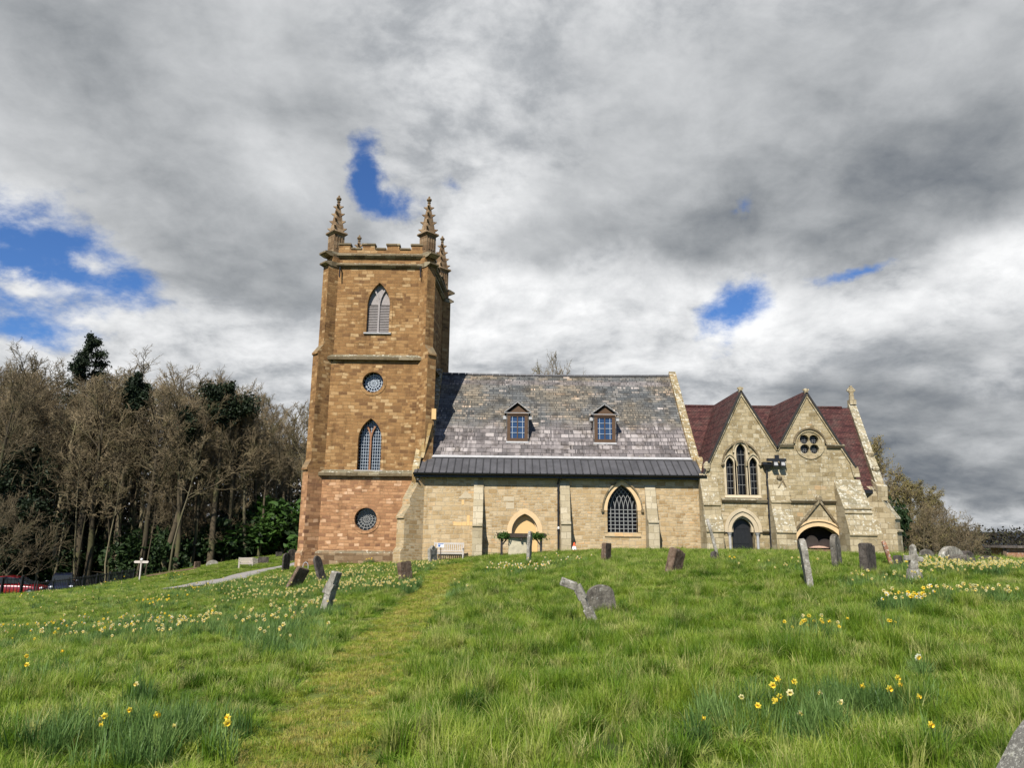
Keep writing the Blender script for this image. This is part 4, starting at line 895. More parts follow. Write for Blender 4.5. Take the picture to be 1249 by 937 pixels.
# strings
def kstring(x0, x1, py, h=0.14, p=0.17, Y=KY):
    z = xz(960, py, Y)[1]; s = MB(); s.prism([(x0, Y-p*0.5, z-h), (x1, Y-p*0.5, z-h), (x1, Y-0.002, z-h), (x0, Y-0.002, z-h)], [(x0, Y-p, z), (x1, Y-p, z), (x1, Y-0.002, z), (x0, Y-0.002, z)])
    s.prism([(x0, Y-p, z), (x1, Y-p, z), (x1, Y-0.002, z), (x0, Y-0.002, z)], [(x0, Y-0.03, z+0.1), (x1, Y-0.03, z+0.1), (x1, Y-0.002, z+0.1), (x0, Y-0.002, z+0.1)]); s.build('string_course', M['string'], CH)
kstring(k_(880, 612)[0], k_(1024, 612)[0], 611); kstring(k_(950, 543)[0], qx-0.93, 543); kstring(qx+0.93, k_(1029, 543)[0], 543.5)
kstring(k_(880, 649)[0], dX-1.03, 649, 0.12); kstring(dX+1.03, k_(945, 649)[0], 649, 0.12)
# chapel buttresses
def pz(py, Y): return xz(960, py, Y)[1]
def kb(px0, px1, prof, y=KY, m='chapelbut'): a, b2 = xz(px0, 650, y-0.5)[0], xz(px1, 650, y-0.5)[0]; buttress(a, b2, prof, y, m)
def kprof(zt, lips, z0=-1.0):
    P = [(-0.3, z0), (lips[0][0], z0)]
    for pb, z, pa, zz_ in lips: P += [(pb, z-0.10), (pb+0.07, z-0.05), (pb+0.07, z+0.02), (pa, zz_)]
    return P+[(-0.02, zt), (-0.3, zt)]
kb(859, 880, kprof(pz(579, KY), [(0.95, pz(649, KY-0.9), 0.62, pz(629, KY-0.6)), (0.60, pz(616.5, KY-0.6), 0.55, pz(615, KY-0.6))]))
kb(943, 967, kprof(pz(566, KY), [(1.0, pz(649, KY-0.9), 0.55, pz(621, KY-0.5)), (0.5, pz(612.5, KY-0.5), 0.45, pz(611, KY-0.5))]))
kb(1027, 1060, kprof(pz(584, KY), [(1.35, pz(651.5, KY-1.3), 1.05, pz(629, KY-1)), (1.02, pz(624.5, KY-1), 1.0, pz(623, KY-1)), (0.95, pz(619, KY-1), 0.9, pz(617, KY-1))]))
d = Vector((1, -1, 0)).normalized(); t = Vector((-d.y, d.x, 0)); o = Vector((ex(41)-0.25, 41.3, 0)); s = MB()
P = [(-0.5, -1.0), (1.2, -1.0), (1.2, 1.62), (1.29, 1.66), (1.29, 1.74), (1.15, 1.80), (1.15, 2.32), (1.22, 2.35), (1.22, 2.42), (0.05, 4.2), (-0.5, 4.2)]
zz_ = xz(1090, 648, 40.4)[1]-1.70; P = [(a, z+zz_ if z > -0.9 else z) for a, z in P]
s.prism([o+d*a-t*0.42+Vector((0, 0, z)) for a, z in P], [o+d*a+t*0.42+Vector((0, 0, z)) for a, z in P]); s.build('buttress', M['chapelbut'], CH)
s = MB(); x0, x1 = xz(1050, 640, 40.6)[0], xz(1069, 640, 40.9)[0]; 
L = [(41.4, -1), (40.3, -1), (40.3, 1.5), (40.5, 1.8), (41.4, 4.0)]; s.prism([(x0, y, z) for y, z in L], [(x1, y, z) for y, z in L]); s.build('buttress', M['chapelbut'], CH)
# dark pointed string over the central buttress
s = MB(); a, b2, c = xz(944, 606, KY-0.3), xz(953.5, 586, KY-0.12), xz(964, 606, KY-0.3)
for q in (a, c): s.bar((b2[0], KY-0.22, b2[1]), (q[0], KY-0.30, q[1]), 0.07, 0.07)
s.ball((b2[0]-0.15, KY-0.2, b2[1]+0.12), (0.17, 0.12, 0.14), 8, 5); s.build('pointed_string', M['string'], CH)
# downpipe with a hopper and floodlights
s = MB(); a, b2 = at(937.5, 572, KY-0.2), at(940.5, 682, KY-0.2); xm = (a.x+b2.x)/2
s.tube([(xm, KY-0.12, a.z), (xm, KY-0.12, -0.2)], 0.065, 8)
for k in range(5): s.tube([(xm, KY-0.12, 0.6+k*0.9), (xm, KY-0.12, 0.7+k*0.9)], 0.085, 8)
p = s.build('drainpipe', M['iron'], CH)
s = MB(); z = a.z; s.prism([(xm-0.1, KY-0.2, z-0.05), (xm+0.1, KY-0.2, z-0.05), (xm+0.1, KY-0.002, z-0.05), (xm-0.1, KY-0.002, z-0.05)], [(xm-0.24, KY-0.32, z+0.22), (xm+0.24, KY-0.32, z+0.22), (xm+0.24, KY-0.002, z+0.22), (xm-0.24, KY-0.002, z+0.22)]); s.box((xm-0.24, KY-0.32, z+0.22), (xm+0.24, KY-0.002, z+0.36)); s.build('hopper', M['iron'], p)
fl = thing('floodlight', (xm+0.55, KY-0.3, z+0.25), 'black twin floodlight on the chapel wall above the drainpipe', 'floodlight')
s = MB(); s.box((xm-0.05, KY-0.45, z+0.4), (xm+1.0, KY-0.3, z+0.55)).box((xm+0.42, KY-0.3, z+0.42), (xm+0.52, KY-0.001, z+0.52)).box((xm+0.40, KY-0.42, z+0.55), (xm+0.62, KY-0.32, z+0.75)); s.build('bracket', M['iron'], fl)
for o in (0.38, 0.78):
    s = MB(); s.prism([(xm+o-0.15, KY-0.55, z+0.12), (xm+o+0.15, KY-0.55, z+0.12), (xm+o+0.15, KY-0.3, z+0.12), (xm+o-0.15, KY-0.3, z+0.12)], [(xm+o-0.12, KY-0.5, z+0.41), (xm+o+0.12, KY-0.5, z+0.41), (xm+o+0.12, KY-0.32, z+0.41), (xm+o-0.12, KY-0.32, z+0.41)]); lp = s.build('lamp_housing', M['iron'], fl)
    s = MB(); s.prism([(xm+o-0.10, KY-0.562, z+0.16), (xm+o+0.10, KY-0.562, z+0.16), (xm+o+0.10, KY-0.54, z+0.16), (xm+o-0.10, KY-0.54, z+0.16)], [(xm+o-0.09, KY-0.535, z+0.34), (xm+o+0.09, KY-0.535, z+0.34), (xm+o+0.09, KY-0.52, z+0.34), (xm+o-0.09, KY-0.52, z+0.34)]); s.build('lens', M['flash'], lp)
# ------------------------------------------------------------------ woodland
def bark(name, a, b2):
    m, t, b = mat(name); p = t.n('ShaderNodeNewGeometry').outputs['Position']; ri = t.n('ShaderNodeObjectInfo').outputs['Random']
    c = t.mix(t.noise(p, 1.2, 5, 0.65), a, b2); c = t.mix(t.m('MULTIPLY', t.step(t.noise(p, 0.6, 4, 0.6), 0.5, 0.65), 0.5), c, (0.085, 0.090, 0.035))
    c = t.mix(1.0, c, t.ramp(ri, [(0, (0.65, 0.65, 0.65)), (1, (1.3, 1.25, 1.2))]), 'MULTIPLY')
    t.put(b.inputs['Base Color'], c); b.inputs['Roughness'].default_value = 0.9; b.inputs['Specular IOR Level'].default_value = 0.1; return m
def leafmat(name, stops, trans=0.3):
    m, t, b = mat(name); p = t.n('ShaderNodeNewGeometry').outputs['Position']; ri = t.n('ShaderNodeObjectInfo').outputs['Random']
    c = t.ramp(t.noise(p, 1.1, 6, 0.75), stops); c = t.mix(1.0, c, t.ramp(ri, [(0, (0.75, 0.8, 0.75)), (1, (1.25, 1.2, 1.15))]), 'MULTIPLY')
    t.put(b.inputs['Base Color'], c); b.inputs['Roughness'].default_value = 0.6; b.inputs['Specular IOR Level'].default_value = 0.2
    tr = t.n('ShaderNodeBsdfTranslucent'); t.put(tr.inputs[0], c); mx = t.n('ShaderNodeMixShader'); mx.inputs[0].default_value = trans
    t.t.links.new(b.outputs[0], mx.inputs[1]); t.t.links.new(tr.outputs[0], mx.inputs[2])
    o = [n for n in m.node_tree.nodes if n.type == 'OUTPUT_MATERIAL'][0]; t.t.links.new(mx.outputs[0], o.inputs[0]); return m
M['trunk'] = bark('woodland_bark', (0.035, 0.028, 0.018), (0.095, 0.078, 0.052)); M['twig'] = bark('bare_brown_twigs', (0.095, 0.075, 0.042), (0.27, 0.215, 0.135))
M['palebark'] = bark('pale_bark', (0.09, 0.078, 0.045), (0.21, 0.18, 0.115))
M['needles'] = leafmat('dark_needles', [(0.3, (0.010, 0.017, 0.009)), (0.7, (0.028, 0.042, 0.018))], 0.1)
M['holly'] = leafmat('dark_evergreen_leaves', [(0.3, (0.012, 0.024, 0.008)), (0.7, (0.035, 0.062, 0.018))], 0.2)
M['laurel'] = leafmat('fresh_green_leaves', [(0.3, (0.030, 0.070, 0.012)), (0.7, (0.075, 0.14, 0.028))], 0.3)
M['buds'] = leafmat('yellow_green_buds', [(0.3, (0.15, 0.125, 0.045)), (0.7, (0.26, 0.22, 0.095))], 0.3)
class Tubes:
    """many thin tapered limbs gathered into one mesh"""
    def __init__(s): s.V, s.F, s.n = [], [], 0
    def add(s, pts, r0, r1, k):
        P = np.asarray(pts, float); n = len(P); T = np.gradient(P, axis=0); T /= np.linalg.norm(T, axis=1)[:, None]+1e-9
        ref = np.array([0, 0, 1.0]) if abs(T[0][2]) < 0.8 else np.array([1.0, 0, 0])
        A = np.cross(T, ref); A /= np.linalg.norm(A, axis=1)[:, None]+1e-9; B = np.cross(T, A); R = np.linspace(r0, r1, n)[:, None]
        an = 2*np.pi*np.arange(k)/k; ring = P[:, None]+R[:, None]*(A[:, None]*np.cos(an)[None, :, None]+B[:, None]*np.sin(an)[None, :, None])
        i = np.arange((n-1)*k).reshape(n-1, k); j = np.roll(i, -1, axis=1)
        s.V.append(ring.reshape(-1, 3)); s.F.append(np.stack([i, j, j+k, i+k], -1).reshape(-1, 4)+s.n); s.n += n*k
    def build(s, name, m, parent): return fastmesh(name, np.concatenate(s.V), np.concatenate(s.F), m, parent, smooth=True)
def limb(rng, p, d, L, n, wob, lift):
    pts = [np.array(p, float)]; d = np.array(d, float)
    for i in range(n):
        d = d+rng.normal(0, wob, 3)+np.array([0, 0, lift]); d /= np.linalg.norm(d); pts.append(pts[-1]+d*L/n)
    return pts, d
def perp(rng, d, spread):
    r = rng.normal(0, 1, 3); r -= d*r.dot(d); r /= np.linalg.norm(r)+1e-9; v = d*math.cos(spread)+r*math.sin(spread); return v/np.linalg.norm(v)
def grow_tree(seed, h, fork, width, trunk_r, nlimb=13, nsub=7, ntw=6, nend=3, twigr=0.015, buds=0, lean=0.05):
    rng = np.random.default_rng(seed); T, C = Tubes(), Tubes(); BP = []
    main, _ = limb(rng, (0, 0, -0.4), (rng.normal(0, lean), rng.normal(0, lean), 1), h*0.92, 9, 0.05, 0.05)
    T.add(main, trunk_r, trunk_r*0.12, 9); main = np.array(main)
    for i in range(nlimb):
        f = fork+(0.97-fork)*((i+rng.random())/nlimb); x = f*(len(main)-1); a = int(x); p = main[a]+(main[min(a+1, len(main)-1)]-main[a])*(x-a)
        ang = i*2.4+rng.normal(0, 0.4); el = 0.35+0.75*f+rng.normal(0, 0.12); d = np.array([math.cos(ang)*math.cos(el), math.sin(ang)*math.cos(el), math.sin(el)])
        L = width*(1.15-0.65*(f-fork)/(1-fork))*rng.uniform(0.75, 1.15); r = trunk_r*(0.42-0.25*f)*rng.uniform(0.8, 1.2)
        pts, _ = limb(rng, p, d, L, 6, 0.13, 0.06); T.add(pts, r, r*0.22, 5); pts = np.array(pts)
        for j in range(nsub):
            g = 0.25+0.75*(j+rng.random())/nsub; x = g*(len(pts)-1); a = min(int(x), len(pts)-2); q = pts[a]+(pts[a+1]-pts[a])*(x-a); dd = pts[a+1]-pts[a]; dd /= np.linalg.norm(dd)
            d2 = perp(rng, dd, rng.uniform(0.4, 0.95)); L2 = L*rng.uniform(0.28, 0.5)*(1.2-0.5*g); p2, _ = limb(rng, q, d2, L2, 4, 0.17, 0.07); C.add(p2, r*0.30, max(r*0.10, twigr), 4); p2 = np.array(p2)
            for k in range(ntw):
                g2 = 0.2+0.8*(k+rng.random())/ntw; x = g2*(len(p2)-1); a = min(int(x), len(p2)-2); q2 = p2[a]+(p2[a+1]-p2[a])*(x-a); dd = p2[a+1]-p2[a]; dd /= np.linalg.norm(dd)
                d3 = perp(rng, dd, rng.uniform(0.4, 1.0)); L3 = L2*rng.uniform(0.3, 0.6); p3, _ = limb(rng, q2, d3, L3, 3, 0.22, 0.09); C.add(p3, twigr*1.5, twigr*0.8, 3); p3 = np.array(p3)
                for e in range(nend):
                    q3 = p3[1+int(rng.integers(0, 3))]; d4 = perp(rng, d3, rng.uniform(0.4, 1.1)); p4, _ = limb(rng, q3, d4, L3*rng.uniform(0.35, 0.75), 2, 0.25, 0.08); C.add(p4, twigr*0.95, twigr*0.5, 3); BP += [p4[-1], p4[1]]
    return T, C, np.array(BP)
def leaves(rng, pts, size, jit):
    """small leaf faces, turned every way, scattered about the given points"""
    n = len(pts); c = pts+rng.normal(0, jit, (n, 3)); a = rng.normal(0, 1, (n, 3)); a /= np.linalg.norm(a, axis=1)[:, None]; b = np.cross(a, rng.normal(0, 1, (n, 3))); b /= np.linalg.norm(b, axis=1)[:, None]+1e-9
    s = size*rng.uniform(0.6, 1.4, (n, 1)); V = np.stack([c-a*s, c+b*s*0.5, c+a*s, c-b*s*0.5], 1).reshape(-1, 3); return V, np.arange(4*n).reshape(n, 4)
USED = set()
def place(proto, x, y, sc, rz, label, group=None, sxy=None):
    o = copy_tree(proto) if proto.name in USED else proto
    USED.add(proto.name)
    o.location = (x, y, gz(x, y)); o.rotation_euler = (0, 0, rz); q = sc if sxy is None else sxy; o.scale = (q, q, sc); o['label'] = label
    if group: o['group'] = group
    elif 'group' in o: del o['group']
    return o
def new_tree(seed, name='bare_tree', tm='trunk', cm='twig', bud=None, budn=1.0, budsize=0.05, **kw):
    T, C, BP = grow_tree(seed, **kw); t = thing(name, (0, 0, 0), 'x', 'tree')
    T.build('trunk', M[tm], t); c = C.build('crown', M[cm], t)
    if bud:
        rng = np.random.default_rng(seed+5); k = rng.random(len(BP)) < budn; V, F = leaves(rng, BP[k], budsize, 0.06); fastmesh('foliage', V, F, M[bud], t)
    return t
BT = [new_tree(11, h=19, fork=0.5, width=4.4, trunk_r=0.30), new_tree(12, h=20, fork=0.42, width=5.2, trunk_r=0.34, nlimb=14), new_tree(13, h=18, fork=0.58, width=3.4, trunk_r=0.2, tm='palebark'),
      new_tree(14, h=19, fork=0.32, width=5.8, trunk_r=0.38, nlimb=15), new_tree(15, h=17, fork=0.4, width=3.6, trunk_r=0.20, nlimb=15, tm='palebark'), new_tree(16, h=20, fork=0.52, width=4.4, trunk_r=0.26)]
rng = np.random.default_rng(3)
G_ = 'bare trees of the wood beyond the railings'
TOPS = [(-40, 432), (10, 440), (60, 440), (110, 448), (160, 452), (210, 450), (260, 462), (310, 474), (345, 492), (375, 482), (400, 470)]
def top_at(px):
    for (a, b2), (c, d) in zip(TOPS, TOPS[1:]):
        if a <= px <= c: return b2+(d-b2)*(px-a)/(c-a)
    return TOPS[0][1] if px < 0 else TOPS[-1][1]
spots = []
for row, (Y, n) in enumerate(((60, 17), (65, 18), (71, 18), (79, 17), (90, 16))):
    for i in range(n):
        px = -60+(450 if row > 1 else 400)*(i+0.5)/n+rng.normal(0, 7); Yj = Y+rng.normal(0, 2)
        if px > 250: Yj = max(Yj, 64)
        if px > 330: Yj = max(Yj, 70)
        spots.append((px, Yj))
for i, (px, Y) in enumerate(spots):
    kk = [0, 3, 1, 5, 2, 4, 1, 3, 0, 2, 5][(i*7+3) % 11]
    base = at(px, 690, Y); g = gz(base.x, Y); target = at(px, top_at(px)+rng.uniform(-4, 34), Y).z-g
    sc = target/[18.6, 19.6, 17.6, 18.6, 16.8, 19.6][kk]
    pos = 'behind the tower corner' if px > 335 else None
    lab = ['grey brown bare tree with tall straight trunk in the wood behind the railings', 'broad bare tree with spreading twiggy crown in the wood behind the railings', 'pale stemmed slender bare tree in the wood behind the railings'][(0, 1, 2, 1, 2, 0)[kk]]
    place(BT[kk], base.x, Y, sc, rng.uniform(0, 6.28), lab, ['tall straight bare trees of the wood', 'broad bare trees of the wood', 'pale slender bare trees of the wood'][(0, 1, 2, 1, 2, 0)[kk]], sxy=sc*rng.uniform(0.9, 1.15))
SP = [new_tree(17, 'young_tree', 'trunk', 'twig', h=13, fork=0.5, width=1.9, trunk_r=0.10, nlimb=13, nsub=5, ntw=5, nend=3), new_tree(18, 'young_tree', 'palebark', 'twig', h=14, fork=0.55, width=1.7, trunk_r=0.11, nlimb=12, nsub=5, ntw=5, nend=3)]
for i in range(44):
    px = -40+405*(i+0.5)/44+rng.normal(0, 6); Y = rng.uniform(57.5, 64) if px < 250 else rng.uniform(65, 74); b0 = at(px, 690, Y); sc = rng.uniform(0.6, 1.05)
    place(SP[i % 2], b0.x, Y, sc, rng.uniform(0, 6), ['slim dark young tree at the edge of the wood', 'slim grey green young tree at the edge of the wood'][i % 2], ['slim dark young trees', 'slim grey green young trees'][i % 2])
# evergreens that stand out among them
def conifer(name, label, px, py_top, py_bot, Y, wpx, seed, dens=1.0, flat=False):
    rng = np.random.default_rng(seed); a, b2 = at(px, py_top, Y), at(px, py_bot, Y); x = a.x; g = gz(x, Y); H = a.z-g; hb = b2.z-g; W = (at(px+wpx, py_top, Y)-a).length/2
    t = thing(name, (x, Y, g), label, 'tree'); T = Tubes(); mp, _ = limb(rng, (0, 0, -0.3), (0, 0, 1), H*0.97, 8, 0.02, 0.05); T.add(mp, 0.32, 0.05, 8); P = []
    nb = int(34*dens)
    for i in range(nb):
        f = (i+rng.random())/nb; z = hb+(H-hb)*f; w = W*(math.sin(math.pi*(0.12+0.86*f))**0.7 if flat else (1-f)**0.65*0.95+0.1)*rng.uniform(0.65, 1.1); ang = i*2.4+rng.normal(0, 0.5)
        br, _ = limb(rng, (0, 0, z), (math.cos(ang), math.sin(ang), 0.25), w, 4, 0.12, 0.03 if flat else -0.01); T.add(br, 0.07, 0.02, 4); br = np.array(br)
        for k in range(5): c = br[-1]*(0.35+0.16*k)+br[0]*(0.65-0.16*k); P.append(c+rng.normal(0, 1, (int(130), 3))*np.array([w*0.13+0.1, w*0.13+0.1, 0.20+w*0.04]))
    T.build('trunk', M['trunk'], t); V, F = leaves(rng, np.concatenate(P), 0.13, 0.03); fastmesh('crown', V-np.array([0, 0, 0]), F, M['needles'], t)
    for o in t.children: o.location = (0, 0, 0)
    return t
conifer('conifer', 'tall dark conifer whose top rises above the bare wood', 113, 412, 640, 78, 62, 21, 1.4, True)
conifer('pine_tree', 'dark pine crown among the bare trees below and beside the tall conifer', 168, 462, 512, 60, 34, 22, 0.35, True)
conifer('pine_tree', 'spreading dark pine crown in the middle of the wood', 276, 472, 520, 62, 62, 23, 0.42, True)
conifer('pine_tree', 'broad dark pine at the low end of the wood above the gate', 34, 545, 690, 58, 90, 24, 0.8, True)
conifer('pine_tree', 'smaller dark pine tuft between the two larger dark pines', 232, 500, 540, 60, 40, 27, 0.3, True)
conifer('yew_tree', 'low dark yew among the trunks behind the iron railings', 118, 560, 690, 66, 60, 25, 0.8)
# evergreen undergrowth along the wood's edge
def bush_mesh(seed, m, n=2600, size=0.10, stems=True):
    rng = np.random.default_rng(seed); t = thing('bush', (0, 0, 0), 'x', 'bush'); P = []
    for k in range(16):
        c = np.array([rng.normal(0, 0.55), rng.normal(0, 0.55), rng.uniform(0.25, 1.5)]); r = rng.uniform(0.28, 0.6); q = rng.normal(0, 1, (n//16, 3)); q /= np.linalg.norm(q, axis=1)[:, None]; P.append(c+q*r*rng.uniform(0.55, 1.1, (n//16, 1)))
    V, F = leaves(rng, np.concatenate(P), size, 0.05); T = Tubes()
    for k in range(7): p, _ = limb(rng, (rng.normal(0, 0.15), rng.normal(0, 0.15), -0.1), (rng.normal(0, 0.4), rng.normal(0, 0.4), 1), 1.5, 4, 0.15, 0.0); T.add(p, 0.04, 0.012, 4)
    T.build('stems', M['trunk'], t); fastmesh('foliage', V, F, M[m], t); return t
DB = [bush_mesh(31, 'holly'), bush_mesh(32, 'holly'), bush_mesh(34, 'holly', 1800, 0.12)]; GB = [bush_mesh(33, 'laurel', 3000)]
for i in range(56):
    px = -50+410*(i+0.5)/56+rng.normal(0, 5); Y = rng.uniform(59, 74); 
    if px > 240: Y = rng.uniform(66, 76)
    b0 = at(px, 690, Y); s = rng.uniform(1.2, 2.6); place(DB[i % 3], b0.x, Y, s, rng.uniform(0, 6), 'dark evergreen bush under the trees along the edge of the wood', 'dark bushes along the edge of the wood', sxy=s*rng.uniform(0.9, 1.3))
for (px, Y, s, w) in ((350, 66, 2.9, 1.35), (335, 68, 2.3, 1.3), (366, 70, 2.6, 1.2), (318, 69, 1.9, 1.3)):
    b0 = at(px, 690, Y); place(GB[0], b0.x, Y, s, px, 'fresh green leafy bush between the wood and the tower foot', 'fresh green bushes beside the tower', sxy=s*w)
for (px, Y, s) in ((95, 64, 1.5), (60, 63, 1.4)):
    b0 = at(px, 690, Y); place(GB[0], b0.x, Y, s, px, 'small green bush among the trunks behind the railings', 'small green bushes behind the railings', sxy=s)
# spreading bare thicket at the far left end
TH = new_tree(41, 'thicket', 'palebark', 'twig', h=7, fork=0.08, width=4.6, trunk_r=0.10, nlimb=16, nsub=7, ntw=8, nend=4, twigr=0.012)
for i, (px, Y, s, lab) in enumerate(((-6, 54, 1.0, 'pale twiggy bare shrub arching over the metal gate'), (215, 63, 0.8, 'twiggy bare shrub at the wood edge near the signpost'), (270, 66, 0.9, 'twiggy bare shrub below the spreading pine'))):
    b0 = at(px, 690, Y); o = place(TH, b0.x, Y, s, i*1.7, lab); o['category'] = 'shrub'
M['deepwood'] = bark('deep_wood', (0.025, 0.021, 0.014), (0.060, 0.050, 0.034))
# far-off depth of the wood
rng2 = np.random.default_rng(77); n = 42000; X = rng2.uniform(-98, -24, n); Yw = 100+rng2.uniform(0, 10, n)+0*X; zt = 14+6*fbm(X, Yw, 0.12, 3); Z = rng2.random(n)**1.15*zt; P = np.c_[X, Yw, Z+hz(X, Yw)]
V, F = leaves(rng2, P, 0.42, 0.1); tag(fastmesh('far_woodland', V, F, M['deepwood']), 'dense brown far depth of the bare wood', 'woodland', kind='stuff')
# --- trees to the east of the church
RB = new_tree(51, 'budding_tree', 'trunk', 'twig', 'buds', 0.9, 0.075, h=9.5, fork=0.12, width=3.9, trunk_r=0.24, nlimb=20, nsub=9, ntw=8, nend=4, twigr=0.012)
for i, (px, Y, top, lab) in enumerate(((1076, 54, 546, 'tallest budding yellow green tree behind the chapel corner buttress'), (1110, 55, 588, 'rounded budding tree with pale open twigs next to the chapel'), (1138, 58, 600, 'low budding yellow brown tree sloping down toward the field'))):
    b0 = at(px, 690, Y); g = gz(b0.x, Y); sc = (at(px, top, Y).z-g)/9.3; place(RB, b0.x, Y, sc, i*2.1, lab, sxy=sc*(1.0 if i else 0.8))
for i, (px, Y, s, lab) in enumerate(((1160, 56, 0.62, 'low pale bare shrub at the churchyard edge behind the round headstone'), (1178, 58, 0.5, 'smallest pale bare shrub at the outer end of the eastern hedge'), (1128, 52, 0.55, 'bare brown shrub behind the small headstone east of the chapel'))):
    b0 = at(px, 690, Y); o = place(TH, b0.x, Y, s, i*1.3+0.4, lab); o['category'] = 'shrub'
for i, (px, Y, s, lab) in enumerate(((1088, 50, 1.35, 'dark holly bush close behind the chapel corner buttress'),)):
    b0 = at(px, 690, Y); place(DB[i], b0.x, Y, s*1.6, i, lab, sxy=s)
b0 = at(683, 600, 66); o = place(TH, b0.x, 66, (at(683, 450, 66).z-gz(b0.x, 66))/7.4, 0.5, 'broad bare tree whose twig tips show above the nave ridge', sxy=1.0); o['category'] = 'tree'; o.name = 'bare_tree'
# far woods and hills
rng2 = np.random.default_rng(78); n = 60000; X = rng2.uniform(70, 300, n); Yw = 190+rng2.uniform(0, 60, n); zt = 14.0+5.0*fbm(X, Yw, 0.06, 8); Z = rng2.random(n)**0.8*zt; P = np.c_[X, Yw, Z+hz(X, Yw)]
M['farwood'] = bark('far_winter_wood', (0.012, 0.011, 0.009), (0.026, 0.022, 0.018)); V, F = leaves(rng2, P, 0.45, 0.2); tag(fastmesh('distant_woodland', V, F, M['farwood']), 'dark far-off wood on the horizon beyond the churchyard', 'woodland', kind='stuff')
M['hill'] = plain('distant_wooded_hill', (0.012, 0.017, 0.024), 0.95, var=0.35, scale=0.02)  # blue of distant haze is put into the hill colour
V, F = [], []; nx = 160
for j, (Y, hh) in enumerate(((760, -16), (900, -1), (1050, 3), (1250, 2), (1600, -10))):
    for i in range(nx):
        x = -1600+3200*i/(nx-1); V.append((x, Y, -14+(hh+14)*(0.75+0.45*float(fbm(x, Y, 0.006, 2)))))
for j in range(4):
    for i in range(nx-1): a = j*nx+i; F.append((a, a+1, a+nx+1, a+nx))
tag(fastmesh('hills', np.array(V), np.array(F), M['hill'], smooth=True), 'low dark wooded hills along the horizon', 'hills', kind='structure')
# ------------------------------------------------------------------ churchyard furniture
def gravemat(name, c0, c1, lichen=(0.42, 0.41, 0.35), amt=0.5):
    m, t, b = mat(name); p = t.n('ShaderNodeNewGeometry').outputs['Position']
    c = t.mix(t.step(t.noise(p, 5.0, 7, 0.72), 0.3, 0.7), c0, c1); c = t.mix(t.step(t.noise(p, 9.0, 7, 0.75), amt+0.03, amt+0.10), c, lichen)
    x = t.n('ShaderNodeMapping'); t.put(x.inputs[0], p); x.inputs['Scale'].default_value = (9, 9, 1.2); c = t.mix(t.m('MULTIPLY', t.step(t.noise(x.outputs[0], 1.5, 5, 0.6), 0.5, 0.68), 0.6), c, tuple(v*0.35 for v in c0))
    t.put(b.inputs['Base Color'], c); b.inputs['Roughness'].default_value = 0.92; b.inputs['Specular IOR Level'].default_value = 0.1
    bp = t.n('ShaderNodeBump'); bp.inputs['Distance'].default_value = 0.04; t.put(bp.inputs['Height'], t.noise(p, 14, 7, 0.74)); t.put(b.inputs['Normal'], bp.outputs[0]); return m
M['gbrown'] = gravemat('brown_sandstone_grave', (0.085, 0.055, 0.037), (0.19, 0.135, 0.095), (0.30, 0.27, 0.22), 0.56)
M['ggrey'] = gravemat('grey_stone_grave', (0.075, 0.066, 0.054), (0.20, 0.18, 0.145), (0.38, 0.36, 0.31), 0.56)
M['gpale'] = gravemat('pale_lichened_grave', (0.155, 0.140, 0.110), (0.34, 0.315, 0.265), (0.48, 0.46, 0.41), 0.53)
M['gdark'] = gravemat('dark_slaty_grave', (0.042, 0.036, 0.031), (0.115, 0.098, 0.082), (0.22, 0.22, 0.20), 0.58)
M['buffg'] = plain('buff_lichened_grave', (0.42, 0.37, 0.26), 0.9, var=0.25, scale=5, bump=0.01)
M['gred'] = gravemat('reddish_sandstone_grave', (0.24, 0.115, 0.065), (0.38, 0.20, 0.12), (0.5, 0.48, 0.42), 0.52)
def speckled():
    m, t, b = mat('speckled_grey_gravestone'); p = t.n('ShaderNodeNewGeometry').outputs['Position']
    c = t.mix(t.noise(p, 5, 6, 0.7), (0.10, 0.095, 0.08), (0.24, 0.225, 0.19)); c = t.mix(t.step(t.noise(p, 60, 5, 0.75), 0.52, 0.60), c, (0.40, 0.385, 0.33)); c = t.mix(t.step(t.noise(p, 34, 5, 0.7), 0.60, 0.66), c, (0.05, 0.048, 0.042))
    c = t.mix(t.step(t.noise(p, 13, 6, 0.7), 0.58, 0.63), c, (0.36, 0.35, 0.27)); t.put(b.inputs['Base Color'], c); b.inputs['Roughness'].default_value = 0.95
    bp = t.n('ShaderNodeBump'); bp.inputs['Distance'].default_value = 0.012; t.put(bp.inputs['Height'], t.noise(p, 50, 7, 0.75)); t.put(b.inputs['Normal'], bp.outputs[0]); return m
M['speckle'] = speckled()
